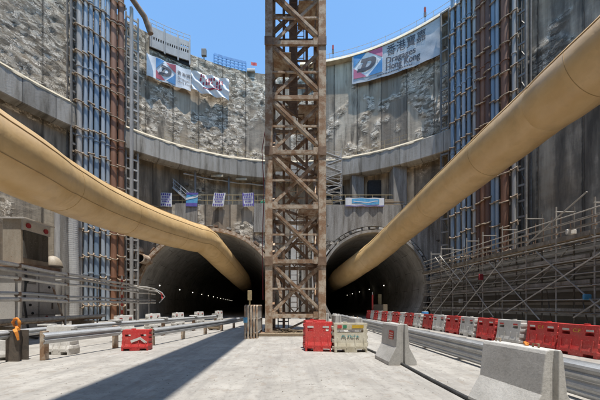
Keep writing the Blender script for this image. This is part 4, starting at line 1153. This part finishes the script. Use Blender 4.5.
for i, c in enumerate(cols_):
    loc = (XB + random.uniform(-.06, .06), Yc + 1.305 * i, 0); rz = PI / 2 + random.uniform(-.055, .055)
    if c == 'r':
        lab = 'red plastic water barrier, %s of the red ones along the scaffold' % rnames[nr]
        if nr < 2: make_barrier('red_pl', lab, GB, loc, rz, text='C.F')
        elif protoR is None: protoR = make_barrier('red_pl', lab, GB, loc, rz)
        else: copy_tree(protoR, None, loc, rz, lab)
        nr += 1
    else:
        lab = 'white plastic water barrier, %s of the white ones along the scaffold' % rnames[nw]
        if protoW is None: protoW = make_barrier('white_pl', lab, GB, loc, rz)
        else: copy_tree(protoW, None, loc, rz, lab)
        nw += 1
# last ones that continue beyond the near end, outside the frame, are left out
wb = make_barrier('cream_pl', 'cream plastic barrier with coloured stickers right of the mast foot', None, (1.92, 9.05, 0), .03, 1.16, .92, holes=1, strips=False)
m = MB()
for k, (a, b) in enumerate(((-.28, -.02), (-.02, .2))): pass
MB().box(.05, .42, -.150, -.143, .76, .86).build('sticker', 'yellow', wb, True)
MB().box(-.42, -.28, -.150, -.143, .76, .86).build('sticker', 'red_pl', wb, True)
MB().box(-.24, -.12, -.150, -.143, .76, .86).build('sticker', 'green', wb, True)
m = MB()
for k in range(9):      # hand-painted green strokes, not legible in the photo
    x = -.3 + .07 * k; z = .5 + .02 * math.sin(k * 2.3)
    m.bar((x, -.178, z - .03), (x + .05 * math.cos(k * 1.9), -.170, z + .035), .012, .018)
    if k % 2: m.bar((x - .02, -.176, z), (x + .05, -.176, z + .01), .012, .014)
m.build('paint_marks', 'teal', wb, True)
rb = make_barrier('red_pl', 'red plastic barrier touching the cream one at the mast foot', None, (.93, 9.2, 0), -.14, .92, .95, strips=True)
rb2 = make_barrier('red_pl', 'low red plastic barrier half behind the left guard rail end', None, (-5.1, 9.35, 0), .1, .92, .68, strips=False)
MB().bar((-.12, -.19, .3), (.2, -.185, .42), .012, .08).build('pale_tape', 'white_pl', rb2, True)
MB().bar((.15, -.19, .42), (.36, -.185, .25), .012, .07).build('pale_tape', 'white_pl', rb2, True)
rb3 = make_barrier('red_pl', 'red plastic barrier standing behind the left one of the mast-foot pair', None, (.85, 9.75, 0), .25, .8, .98)

def jersey(loc, rz, label, L=.95, h=1.0, mat='conc_light', sticker=False, wt=.135):
    e = empty('concrete_barrier', loc, label, 'barrier', 'concrete barriers along the haul way', rz)
    zs = [0, .09, .25, .44, .95, 1.0]; ws = [.36, .36, .275, .17, wt, wt - .02]
    xs = lambda i, k: [-ws[k], -.055, .055, ws[k]][i]
    ys = [-L / 2, -L / 2 + .06, L / 2 - .06, L / 2]
    m = MB(); m.vox(3, 3, 5, lambda i, j, k: not (i == 1 and j in (0, 2)), lambda i, j, k: (xs(i, k), ys[j], zs[k] * h))
    m.build('body', mat, e, True, bevel=.012)
    if sticker: MB().box(-.19, -.178, -.22, .02, .66, .86).build('sticker', 'red_pl', e, True).rotation_euler.y = .0
    for j in (-.3, .3): m = MB(); m.tube([(0, j * L, h - .01), (0, j * L, h + .05), (0, j * L + .08, h + .05), (0, j * L + .08, h - .01)], .012, 6); m.build('lifting_loop', 'rust', e, True)
    return e
jersey((3.16, 3.88, 0), .07, 'large concrete barrier block in the right foreground', 1.0, .95, sticker=False, wt=.115)
jersey((2.77, 7.42, 0), .06, 'concrete barrier block with red sticker right of the cream barrier', .95, 1.02, sticker=False)
jersey((2.62, 11.2, 0), .05, 'concrete barrier block just behind the cream plastic barrier', .95, 1.0)
jersey((2.35, 14.2, 0), .05, 'small-looking concrete barrier block beside the right mast leg', .95, 1.0)
jersey((2.2, 17.4, 0), .05, 'farthest concrete barrier block behind the right mast leg', .95, 1.0)
for o in list(bpy.data.objects):
    if o.get('label') == 'concrete barrier block with red sticker right of the cream barrier':
        MB().quad((-.172, -.30, .62), (-.172, -.02, .62), (-.154, -.02, .84), (-.154, -.30, .84)).build('sticker', 'red_pl', o, True)
        s2 = MB(); 
        for k in range(3): s2.quad((-.174 + .005 * k, -.27, .645 + .06 * k), (-.174 + .005 * k, -.06, .645 + .06 * k), (-.172 + .005 * k, -.06, .665 + .06 * k), (-.172 + .005 * k, -.27, .665 + .06 * k))
        s2.build('sticker_text', 'white_pl', o, True)
    if o.get('label') == 'large concrete barrier block in the right foreground':
        MB().tube([(.02, -.12, .95), (.05, -.05, .985), (.09, -.06, .965)], .02, 6).build('orange_tie', 'orange', o, True)
tag(MB().tube([(2.55, 9.6, .03), (2.68, 8.2, .03), (2.8, 6.9, .03), (2.78, 5.6, .03), (2.8, 4.2, .03), (2.86, 2.6, .03), (2.9, 1.0, .03)], .035, 8).build('ground_cable', 'black', smooth=60), 'black cable lying on the slab between the concrete barriers', 'cable')

# ------------------------------------------------------------------ guard rails
def wbeam_poly(s=1.0):
    pr = [(-.155, 0), (-.13, .01), (-.09, .075), (-.05, .085), (-.02, .03), (.02, .03), (.05, .085), (.09, .075), (.13, .01), (.155, 0)]
    return [(z * s, d * s) for z, d in pr]
def wbeam(m, pts, zc, side, s=1.0):
    """corrugated rail along plan points, corrugation towards 'side' (left of travel = +1)"""
    pr = wbeam_poly(s); k = len(pr); n = len(pts); pv = [Vector(p) for p in pts]
    for lay in (0, .006):
        o = len(m.v)
        for i, p in enumerate(pv):
            t = ((pv[min(i + 1, n - 1)] - pv[max(i - 1, 0)])).normalized(); nr_ = Vector((-t.y, t.x)) * side
            for z, d in pr: m.v.append(Vector((p.x + nr_.x * (d - lay), p.y + nr_.y * (d - lay), zc + z)))
        for i in range(n - 1):
            for j in range(k - 1): m.f.append((o + i * k + j, o + i * k + j + 1, o + (i + 1) * k + j + 1, o + (i + 1) * k + j))
def guard(name, pts, zc, side, label, post_every, mat='galv', pmat='rust', ph=.8, s=1.0, caps=False):
    e = empty(name, (pts[0][0], pts[0][1], 0), label, 'guard rail')
    m = MB(); wbeam(m, pts, zc, side, s); m.build('rail', mat, e, smooth=40)
    pv = [Vector(p) for p in pts]; acc = 0; nxt = .1
    for a, b in zip(pv, pv[1:]):
        L = (b - a).length; t = (b - a).normalized(); nr_ = Vector((-t.y, t.x)) * side
        while nxt <= acc + L:
            p = a + t * (nxt - acc) - nr_ * .10
            MB().box(p.x - .07, p.x + .07, p.y - .07, p.y + .07, 0, ph).build('post', pmat, e, bevel=.008)
            if caps: MB().box(p.x - .2, p.x + .2, p.y - .14, p.y + .14, ph + .003, ph + .06).build('post_cap', 'white_pl', e, bevel=.01)
            nxt += post_every
        acc += L
    return e
def fine_pts(pts, n=8): 
    c = catmull([Vector((p[0], p[1], 0)) for p in pts], n); return [(q.x, q.y) for q in c]
rg = guard('guard_rail', [(4.62 + .004 * k, 1.6 + k * 1.0) for k in range(30)], .46, 1, 'long steel guard rail on the right behind the concrete barriers', 2.0, 'galv', 'tube', .62)
m = MB(); wbeam(m, [(4.62 + .004 * k, 1.6 + k * 1.0) for k in range(30)], .17, 1, .85); m.build('lower_rail', 'galv', rg, smooth=40)
guard('guard_rail', [(-6.62, 7.5), (-6.3, 8.6), (-5.95, 9.8)], .60, -1, 'short steel guard rail on the left with rusty end post', 2.2, 'galv', 'rust', .79)
guard('guard_rail', fine_pts([(-5.05, 10.3), (-4.4, 13.5), (-3.75, 17), (-3.35, 20)], 5), .50, -1, 'steel guard rail leading toward the wide tunnel', 2.0, 'galv', 'rust', .64)
lg = guard('guard_rail', fine_pts([(-6.6, 3.6), (-7.2, 6.0), (-7.55, 8.5), (-7.1, 11), (-6.1, 14), (-4.9, 19)], 5), .72, -1, 'rear steel guard rail on the left with white post caps', 2.6, 'galv', 'rust_dark', .84, .7, True)
# low kerb of plywood under the left rails
# heavy dark steel post, white barriers and orange sling on the left
e = empty('steel_post', (-7.35, 7.55, 0), 'stout dark steel post in front of the left rear rail', 'post')
MB().box(-7.52, -7.18, 7.40, 7.44, 0, .82).build('flange', 'dark_steel', e); MB().box(-7.52, -7.18, 7.66, 7.70, 0, .82).build('flange', 'dark_steel', e); MB().box(-7.37, -7.33, 7.441, 7.659, 0, .815).build('web', 'dark_steel', e)
e = empty('orange_sling', (-7.35, 7.5, .82), 'orange lifting sling looped on the dark steel post', 'sling')
m = MB(); m.tube([Vector((-7.38 + .085 * math.sin(a), 7.55 - .02 * math.cos(a), 1.01 + .115 * math.cos(a) + .02 * math.sin(2 * a))) for a in [2 * PI * k / 20 for k in range(21)]], .03, 8, radii=[.034 + .009 * math.sin(k * 1.7) for k in range(21)]); m.build('loop', 'orange', e, smooth=60)
m = MB(); m.tube([(-7.37, 7.55, .92), (-7.34, 7.54, .88), (-7.31, 7.52, .85), (-7.26, 7.40, .825), (-7.19, 7.355, .78), (-7.16, 7.36, .66), (-7.15, 7.37, .57)], .05, 4, radii=[.035, .05, .06, .06, .05, .04, .03]); m.build('strap', 'orange', e, smooth=30)
make_barrier('white_pl', 'dirty white barrier beside the stout steel post, nearest the left edge', 'white barriers behind the left rails', (-8.05, 7.7, 0), .2, 1.0, .8, strips=False)
make_barrier('white_pl', 'pale barrier between the steel post and the rusty end post', 'white barriers behind the left rails', (-7.0, 8.6, 0), -.1, .9, .86, strips=False)
wl = ['first white barrier along the left tunnel side', 'second white barrier along the left tunnel side', 'third white barrier along the left tunnel side', 'fourth white barrier along the left tunnel side', 'last white barrier along the left tunnel side']
for i, (x, y) in enumerate(((-9.2, 15.5), (-9.0, 18.4), (-8.4, 21), (-7.8, 24), (-7.0, 27.5))): copy_tree(protoW, None, (x, y, 0), PI / 2 - .2, wl[i])['group'] = 'white barriers behind the left rails'
e = empty('crate', (-4.55, 16.9, 0), 'small brown timber crate by the left guard rail', 'crate')
MB().box(-4.87, -4.25, 16.6, 17.1, .06, .42).build('box', 'timber', e, bevel=.01)
for z in (.12, .3): MB().box(-4.9, -4.22, 16.56, 16.598, z, z + .09).build('slat', 'timber', e)
for x in (-4.8, -4.35): MB().box(x, x + .08, 16.6, 17.1, 0, .058).build('skid', 'timber', e)
# stack of crowd fences beside the mast
fl_ = ['crowd-control fence at the left of the stack by the mast', 'second crowd-control fence of the stack by the mast', 'middle crowd-control fence of the stack by the mast', 'fourth crowd-control fence of the stack by the mast', 'crowd-control fence at the stack side nearest the mast']
proto = None
for i in range(5):
    loc = (-1.98 + .125 * i, 12.3 + .05 * i, 0); rz = random.uniform(-.05, .03)
    if proto is None:
        proto = empty('crowd_fence', loc, fl_[0], 'fence', 'crowd-control fences stacked by the mast', rz)
        m = MB(); m.tube([(0, 0, 0), (0, 0, 1.42), (0, .1, 1.47), (0, 1.9, 1.47), (0, 2.0, 1.42), (0, 2.0, 0)], .035, 8); m.build('frame', 'rust', proto, True, 50)
        m = MB(); m.tube([(0, 0, .25), (0, 2, .25)], .02, 6); m.tube([(0, 0, .85), (0, 2, .85)], .02, 6)
        for k in range(1, 14): m.tube([(0, k * 2 / 14, .25), (0, k * 2 / 14, 1.46)], .012, 6)
        m.build('bars', 'tube', proto, True)
        for yy in (.2, 1.8): MB().bar((-.06, yy, .02), (.06, yy, .02), .06, .04).build('foot', 'rust', proto, True)
    else: copy_tree(proto, None, loc, rz, fl_[i])
e = empty('blue_strap', (-1.95, 12.2, .8), 'small blue rag tied on the fence stack', 'rag')
MB().box(-2.04, -1.86, 12.22, 12.27, .72, .95).build('rag', 'sky_blue', e, bevel=.02)
e = empty('signal_post', (-2.9, 24, 0), 'brown signal post standing in the wide tunnel mouth', 'post')
MB().tube([(-3.45, 24, 0), (-3.45, 24, 2.6)], .07, 8).build('pole', 'hoop_yellow', e); MB().box(-3.62, -3.28, 23.88, 24.12, 1.9, 2.75).build('head', 'hoop_yellow', e, bevel=.03); MB().box(-3.66, -3.24, 23.9, 24.1, 0, .12).build('foot', 'tube_dark', e)
# right tunnel mouth bits
e = empty('red_lamp_post', (9.0, 30.5, 0), 'slim red post standing in the right tunnel mouth', 'post')
MB().tube([(9.0, 30.5, 0), (9.0, 30.5, 2.6)], .09, 8).build('post', 'red_pl', e); MB().tube([(9.0, 30.5, 2.6), (9.0, 30.5, 2.9)], .05, 8).build('tip', 'white_pl', e); MB().box(8.75, 9.25, 30.3, 30.7, 0, .1).build('foot', 'black', e)
e = empty('work_cart', (9.9, 31.5, 0), 'brown work cart beside the slim red post', 'cart')
MB().box(9.4, 10.8, 31, 32.2, .55, 1.55).build('body', 'timber', e, bevel=.03); MB().box(9.9, 10.2, 31.2, 31.5, 1.553, 2.7).build('mast', 'hoop_yellow', e)
for x in (9.55, 10.65):
    for y in (31.15, 32.05): MB().tube([(x - .06, y, .28), (x + .06, y, .28)], .27, 16).build('wheel', 'black', e, smooth=40)

rg_ = random.Random(3); m = MB()
for k in range(1500):
    a = rg_.random(); y = 2.6 + 15 * rg_.random() ** 1.3; x = rg_.uniform(-7, 7.5) * (.35 + y / 18)
    if rg_.random() < .4: x = rg_.choice((2.6, 4.3, -5.6, 5.2)) + rg_.gauss(0, .25)
    r = rg_.choice((.006, .007, .009, .012, .017)) * rg_.uniform(.6, 1.2)
    o = len(m.v); q = [Vector((x + r * rg_.uniform(.6, 1.3) * math.cos(t), y + r * rg_.uniform(.6, 1.3) * math.sin(t), 0)) for t in (0, 1.2, 2.5, 3.8, 5.1)]
    m.v += q + [Vector((x + rg_.uniform(-.3, .3) * r, y, r * rg_.uniform(.6, 1.1)))]
    for i in range(5): m.f.append((o + i, o + (i + 1) % 5, o + 5))
tag(m.build('gravel', 'conc_dirty'), 'loose grit and small stones scattered over the slab', 'gravel', kind='stuff')
# ------------------------------------------------------------------ left plant: tall machine housing, tank, pipe rail
e = empty('machine_housing', (-13, 13.8, 0), 'tall beige machine housing with dark window behind the left duct', 'machine')
MB().box(-14.2, -12.35, 12.9, 14.75, .15, 3.25).build('lower_cabinet', 'cab_grey', e, bevel=.02)
for z in (1.0, 2.1): MB().box(-12.352, -12.33, 12.95, 14.7, z, z + .03).build('panel_joint', 'tube_dark', e)
MB().box(-12.352, -12.33, 13.75, 13.78, .2, 3.2).build('panel_joint', 'tube_dark', e)
MB().box(-14.4, -12.2, 12.75, 14.9, 3.252, 3.42).build('deck_plate', 'rust_dark', e, bevel=.02)
MB().box(-13.35, -12.5, 13.0, 14.5, 3.422, 5.5).build('upper_cabinet', 'cab_beige', e, bevel=.02)
MB().box(-12.52, -12.44, 13.1, 14.4, 3.7, 5.0).build('window', 'conc_dark', e, bevel=.01)
MB().box(-13.45, -12.25, 12.9, 14.6, 5.503, 5.56).build('roof', 'cab_grey', e, bevel=.01)
MB().box(-12.5, -12.40, 13.02, 14.5, 5.02, 5.5).build('fascia', 'cab_grey', e)
for (y, z) in ((13.25, 5.25), (14.2, 5.22)): MB().tube([(-12.41, y, z), (-12.35, y, z)], .12, 14).build('red_knob', 'red_cloth', e, smooth=40)
for (y, z, mt) in ((13.3, 1.5, 'dark'), (13.42, 1.1, 'dark'), (14.1, 1.7, 'red_cloth'), (14.35, 2.4, 'dark'), (14.2, .9, 'red_cloth'), (13.15, 2.6, 'dark')): MB().tube([(-12.36, y, z), (-12.315, y, z)], .06, 10).build('plug_or_bore_shade', mt, e, smooth=40)
for x in (-14.1, -12.5):
    for y in (13.0, 14.6): MB().box(x - .08, x + .08, y - .08, y + .08, 0, .148).build('foot', 'rust_dark', e)
x, y = P(53, 265, 15.8).x, 15.8
e = empty('round_tank', (x, y, 0), 'grey round tank with domed cream lid beside the machine housing', 'tank')
MB().lathe([(.36, 0), (.40, .05), (.40, 3.55), (.38, 3.6)], (x, y, 0), 24).build('shell', 'white_pipe', e, smooth=40)
MB().lathe([(.44, 3.61), (.45, 3.72), (.40, 3.95), (.28, 4.15), (.12, 4.25), (.02, 4.27)], (x, y, 0), 24).build('lid', 'cab_beige', e, smooth=60)
MB().lathe([(.452, 3.62), (.458, 3.64), (.458, 3.7), (.452, 3.72)], (x, y, 0), 24).build('band', 'dark_steel', e, smooth=40)
for k in range(3): MB().lathe([(.401, .8 + k), (.42, .82 + k), (.42, .92 + k), (.401, .94 + k)], (x, y, 0), 24).build('hoop', 'tube', e, smooth=40)
# second dull cabinets behind, along the left wall
for k in range(7): MB().box(-12.35, -12.325, 13.0, 13.6, 2.5 + .08 * k, 2.545 + .08 * k).build('louvre', 'tube_dark', e)
MB().box(-12.345, -12.30, 14.5, 14.56, 1.3, 1.6).build('door_handle', 'dark_steel', e, bevel=.008)
for z in (.6, 1.9): MB().tube([(-12.33, 13.74, z), (-12.33, 13.74, z + .14)], .025, 8).build('hinge', 'dark_steel', e)
MB().tube([(-12.3, 13.0, 3.3), (-12.15, 12.9, 2.8), (-12.2, 12.85, 1.6), (-12.1, 12.9, .6), (-11.8, 12.7, .06), (-11.0, 12.2, .06)], .045, 8).build('hose', 'black', e, smooth=60)
for y in (13.05, 14.45): MB().tube([(-13.0, y, 5.56), (-13.0, y, 5.75), (-12.9, y, 5.78)], .02, 6).build('lifting_eye', 'dark_steel', e)
e = empty('steel_container', (-18, 19, 0), 'dull grey steel container standing against the left wall', 'container')
MB().box(-19.6, -17.2, 16.8, 20.2, .1, 2.7).build('body', 'cab_beige', e, bevel=.02)
m = MB()
for k in range(12): m.box(-17.2, -17.15, 16.95 + .27 * k, 17.08 + .27 * k, .25, 2.55)
m.build('corrugation', 'cab_beige', e)
for x in (-19.5, -17.3): MB().box(x - .1, x + .1, 16.8, 20.2, 0, .098).build('skid', 'rust_dark', e)
# pipe rail
e = empty('pipe_rail', (-11.6, 18, 0), 'row of four long steel pipes on uprights across the left side', 'pipe rack')
pa, pb = Vector((-9.9, 6.5, 0)), Vector((-13.0, 27, 0)); dv = pb - pa
for z, r in ((3.02, .075), (2.52, .065), (1.93, .06), (1.7, .08)):
    pts = [pa + dv * (k / 20) + Vector((0, 0, z + .03 * math.sin(k * 1.3 + z))) for k in range(21)]
    MB().tube(pts, r, 10).build('pipe', 'tube_bright' if z > 2 or z < 1.8 else 'galv', e, smooth=50)
MB().tube([pa + dv * (k / 20) + Vector((.12, 0, 2.8 + .03 * math.sin(k * .9))) for k in range(21)], .07, 10).build('pipe', 'tube', e, smooth=50)
MB().tube([pb + Vector((0, 0, 3.02)), pb + Vector((.5, .3, 2.7)), pb + Vector((.75, .4, 2.3)), pb + Vector((.3, .2, 1.7))], .055, 8).build('end_loop', 'galv', e, smooth=50)
for k in range(7):
    p = pa + dv * ((k + .5) / 7)
    MB().tube([p + Vector((-.08, 0, 0)), p + Vector((-.08, 0, 3.1))], .04, 8).build('upright', 'tube', e)
    for z in (3.02, 2.52, 1.93, 1.7): MB().box(p.x - .13, p.x + .08, p.y - .05, p.y + .05, z - .07, z + .07).build('coupler', 'rust_dark', e, bevel=.01)
    if k in (2, 8): MB().bar(p + Vector((-.1, .1, .3)), p + Vector((-1.2, .6, 2.4)), .06, .06).build('raker', 'rust', e)
px_ = P(122, 290, 20.5)
e = empty('striped_pole', (px_.x, 20.5, 0), 'red and white striped pole beside the left pipe rail', 'pole')
for k in range(13): MB().tube([(px_.x, 20.5, .28 * k), (px_.x, 20.5, .28 * (k + 1))], .06, 10).build('band', 'red_pl' if k % 2 else 'white_pl', e, smooth=40)
e = empty('tape_knot', pb + Vector((.75, .4, 2.3)), 'red and white warning tape knotted at the pipe rail end', 'tape')
for k, (dx, dz, mt) in enumerate(((-.1, .35, 'red_pl'), (.12, .1, 'red_pl'), (-.45, .5, 'white_pl'), (.1, -.5, 'red_pl'), (-.8, .8, 'white_pl'))):
    c = pb + Vector((.6, .1, 2.45)); MB().bar(c, c + Vector((dx * .9, -.12, dz * .7)), .12, .06).build('strip', mt, e, bevel=.03)
# clutter low along the left wall: rusty pipe bundle
for i in range(4):
    tag(MB().tube([(-11.2 + .05 * i, 9.6 + .1 * i, .75 + .11 * (i % 2)), (-11.6 + .12 * i, 17.0, .75 + .12 * (i // 2))], .09, 10).build('steel_pipe', ['rust', 'rust_dark', 'rust', 'white_pipe'][i], smooth=50),
        ['rusty pipe lying low behind the left rails, front of the bundle', 'dark rusty pipe second in the low bundle on the left', 'rusty pipe on top of the low bundle on the left', 'pale pipe at the back of the low bundle on the left'][i], 'pipe', 'pipes bundled behind the left rails')
for i, y in enumerate((11.0, 15.5)):
    tag(MB().box(-12.0, -10.9, y - .12, y + .12, 0, .65).build('pipe_sleeper', 'timber', bevel=.01), ['timber block under the near end of the left pipe bundle', 'timber block under the far end of the left pipe bundle'][i], 'timber', 'blocks under the left pipe bundle')

# ------------------------------------------------------------------ right scaffold and dark formwork wall
XS, XS2, XW = 13.5, 14.4, 15.1
e = empty('formwork_wall', (XW, 19, 0), 'long dark netted formwork wall behind the right scaffold', 'wall')
m = MB(); nyy, nzz = 110, 26
for j in range(nzz + 1):
    for i in range(nyy + 1):
        y = 4 + 26 * i / nyy; z = 4.6 * j / nzz
        m.v.append(Vector((XW - .06 * noise.noise(Vector((y * 1.3, z * 1.3, 0))) - .03 * math.sin(y * 5), y, z)))
for j in range(nzz):
    for i in range(nyy): m.f.append((j * (nyy + 1) + i, (j + 1) * (nyy + 1) + i, (j + 1) * (nyy + 1) + i + 1, j * (nyy + 1) + i + 1))
m.build('netting', 'netting', e, smooth=180)
MB().box(XW + .15, XW + 1.6, 4, 30, 0, 4.55).build('core', 'conc_dark', e)
for z in (.35, .9, 1.5, 2.2, 2.85, 3.5, 4.15): MB().box(XW - .22, XW - .08, 4.2, 29.8, z, z + .14).build('waling', 'conc_light', e)
first = None
for k in range(88):
    y = 4.4 + .29 * k; x = XW + .3 + .9 * (k % 2)
    if first is None: first = MB().tube([(0, 0, 0), (.02, 0, 1.0)], .026, 6).build('starter_bar', 'rust_dark', e, True); c = first
    else: c = first.copy(); col.objects.link(c); c.parent = e
    c.location = Vector((x, y, 4.5)) - e.location; c.scale.z = random.uniform(.6, 1.0) * (2.6 if k % 2 else 1.0)
S = empty('scaffold', (XS, 18, 0), 'long steel tube scaffold with railed deck along the right side', 'scaffold')
ys = [5.2 + 1.8 * k for k in range(13)]
for k, y in enumerate(ys):
    tl = 6.5 + random.uniform(-.25, .25)
    for x in (XS, XS2): MB().tube([(x, y, .08), (x, y, tl)], .036, 8).build('standard', 'tube' if x == XS else 'tube_dark', S)
    MB().tube([(XS - .05, y, tl - .25), (XS2 + .05, y, tl - .25)], .034, 8).build('transom', 'tube', S)
    MB().tube([(XS + .1, y + .3, .2), (XS2, y + 1.5, 2.3)], .028, 6).build('brace', 'tube_dark', S); MB().tube([(XS + .1, y + 1.5, 2.5), (XS2, y + .3, 4.4)], .028, 6).build('brace', 'tube', S)
    for z in (2.4, 4.55): MB().tube([(XS - .15, y + .06, z), (XS2 + .15, y + .06, z)], .03, 6).build('transom', 'tube_dark', S)
    for x in (XS, XS2): MB().box(x - .1, x + .1, y - .1, y + .1, 0, .08).build('sole_plate', 'timber', S)
    for z in (1.1, 2.4, 3.6, 4.5, 5.1, 5.45): MB().box(XS - .06, XS + .06, y - .05, y + .05, z - .05, z + .05).build('coupler', 'rust_dark', S)
for z, mt, r in ((.5, 'tube_dark', .03), (1.1, 'tube_dark', .032), (1.75, 'tube', .026), (2.95, 'tube', .026), (3.25, 'tube_dark', .026), (4.1, 'tube', .026), (2.4, 'tube', .032), (3.6, 'tube', .032), (4.5, 'tube', .034), (5.1, 'tube', .03), (5.45, 'tube', .03), (5.8, 'tube', .03)):
    MB().tube([(XS - .06, 4.2 + 4.5 * k, z + .012 * (k % 2)) for k in range(6)] + [(XS - .06, 28.2, z)], r, 8).build('ledger', mt, S)
    MB().tube([(XS2 + .06, 4.2, z), (XS2 + .06, 28.2, z)], r, 8).build('ledger', 'tube_dark', S)
for k in range(6):
    MB().box(XS + .05, XS + .85, 4.6 + 4 * k, 8.5 + 4 * k, 1.12, 1.17).build('deck_board', 'timber', S); MB().box(XS - .01, XS + .015, 4.6 + 4 * k, 8.5 + 4 * k, 1.175, 1.33).build('toe_board', 'conc_wall', S)
    MB().box(XS + .05, XS + .85, 4.6 + 4 * k, 8.5 + 4 * k, 3.62, 3.67).build('deck_board', 'timber', S); MB().box(XS - .01, XS + .015, 4.6 + 4 * k, 8.5 + 4 * k, 3.675, 3.84).build('toe_board', 'conc_wall', S)
    MB().box(XS + .05, XS + .85, 4.6 + 4 * k, 8.5 + 4 * k, 2.42, 2.47).build('deck_board', 'timber', S)
    MB().box(XS - .01, XS + .015, 4.6 + 4 * k, 8.5 + 4 * k, 2.475, 2.66).build('toe_board', 'conc_dirty', S)
for k in range(12):
    for q in range(4): MB().box(XS + .03 + .22 * q, XS + .235 + .22 * q, 4.6 + 2 * k, 6.56 + 2 * k, 4.62 + .006 * (k % 2), 4.665 + .006 * (k % 2)).build('deck_board', 'timber', S)
    MB().box(XS - .02, XS + .015, 4.6 + 2 * k, 6.58 + 2 * k, 4.668, 4.86).build('toe_board', 'conc_dirty', S)
br = [(8.3, 4.4, 13.2, .9, 0), (11.0, 4.3, 17.4, 1.0, 1), (14.2, 3.6, 19.8, .9, 1), (15.9, 4.9, 12.6, 6.6, 0), (17.6, 4.4, 22.4, .6, 1), (20.4, 4.5, 26.2, .5, 1), (22.5, 4.4, 28.4, .4, 1), (11.4, .7, 15.2, 4.4, 0), (15.0, .7, 18.8, 4.4, 0), (18.4, .7, 22, 4.3, 0), (25.0, 5.9, 21.8, 3.3, 1), (25.8, 5.9, 22.6, 3.2, 1)]
for (y0, z0, y1, z1, b) in br:
    MB().tube([(XS - .12, y0, z0), (XS - .14, y1, z1)], .034, 8).build('brace', 'tube_bright' if b else 'tube', S)
for k in range(9):
    y = 25.3 + .4 * k * .45; z = 5.6 - .28 * k
    MB().tube([(XS - .2, 25.0 - .36 * k, 5.8 - .29 * k), (XS - .2, 25.8 - .36 * k, 5.75 - .29 * k)], .025, 6).build('leaning_ladder_rung', 'tube_bright', S)
def rag(px, py, Y, w, h, mat, name, label, cat):
    p = P(px, py, Y); tag(MB().box(p.x - w / 2, p.x + w / 2, p.y - .05, p.y + .05, p.z - h / 2, p.z + h / 2).build(name, mat, bevel=min(w, h) * .3), label, cat)
Yof = lambda px: (XS - .2) / ((px - CX) / F)
rag(481, 277, Yof(481), .34, .42, 'red_cloth', 'red_rag', 'dark red rag hanging on the scaffold', 'rag')
rag(587, 297, Yof(587), .36, .26, 'sky_blue', 'blue_rag', 'blue and white rag tied to the near scaffold tube', 'rag')
rag(461, 301, Yof(461), .36, .3, 'white_pl', 'white_bag', 'white bag hanging low at the scaffold foot', 'bag')
rag(571, 232, Yof(571) + .2, .5, .26, 'white_pl', 'white_sack', 'white sack lying on the scaffold deck', 'sack')
p = P(425, 306, 25.5)
e = empty('blue_drum', (p.x, p.y, 0), 'small blue drum near the far end of the scaffold', 'drum')
MB().lathe([(.27, 0), (.29, .03), (.29, .85), (.26, .9)], (p.x, p.y, .0), 18).build('shell', 'blue_rail', e, smooth=40)
MB().lathe([(.27, .9), (.27, .93), (.05, .94)], (p.x, p.y, .0), 18).build('lid', 'white_pl', e, smooth=40)
# dark water pipe and low hose behind the plastic barriers
tag(MB().tube([(10.4, 5, .55), (10.5, 12, .5), (10.6, 20, .52), (10.8, 28, .55)], .28, 14).build('dewatering_pipe', 'black', smooth=50), 'thick black pipe lying behind the plastic barrier row', 'pipe')
for i, y in enumerate((7, 13, 19, 25)):
    tag(MB().box(10.1, 11.0, y - .12, y + .12, 0, .26).build('pipe_sleeper', 'timber'), 'timber sleeper under the black pipe, %s from the camera' % ORD[i], 'sleeper', 'sleepers under the black pipe')

# ------------------------------------------------------------------ camera, sun, sky
cam = bpy.data.cameras.new('camera'); co = bpy.data.objects.new('camera', cam); col.objects.link(co)
co.location = (0, 0, H); co.rotation_euler = (PI / 2, 0, 0)
cam.sensor_width = 36; cam.lens = F / 600 * 36; cam.shift_x = (300 - CX) / 600; cam.shift_y = (CY - 200) / 600
cam.clip_start = .1; cam.clip_end = 3000
scene.camera = co
d = Vector((-.10, .20, -1)).normalized()
sun = bpy.data.lights.new('sun', 'SUN'); sun.energy = 2.8; sun.angle = math.radians(.5); sun.color = (1, .955, .88)
so = bpy.data.objects.new('sun', sun); col.objects.link(so); so.rotation_euler = d.to_track_quat('-Z', 'Y').to_euler(); so.location = (4, -3, 60)
w = bpy.data.worlds.new('World'); scene.world = w; w.use_nodes = True; nt = w.node_tree
sky = nt.nodes.new('ShaderNodeTexSky'); sky.sky_type = 'NISHITA'; sky.sun_disc = False
ts = -d
sky.sun_elevation = math.asin(ts.z); sky.sun_rotation = math.atan2(ts.x, ts.y)
sky.altitude = 0; sky.air_density = 1.0; sky.dust_density = .3; sky.ozone_density = 1.6
bg = nt.nodes['Background']; bg.inputs[1].default_value = .145
nt.links.new(mixc(nt, 1.0, sky.outputs[0], (.74, .94, .98), 'MULTIPLY'), bg.inputs[0])
scene.view_settings.view_transform = 'Standard'; scene.view_settings.look = 'None'
scene.view_settings.exposure = 1.05; scene.view_settings.gamma = 1; scene.view_settings.use_curve_mapping = False
scene.render.engine = 'CYCLES'
scene.cycles.max_bounces = 8; scene.cycles.diffuse_bounces = 5
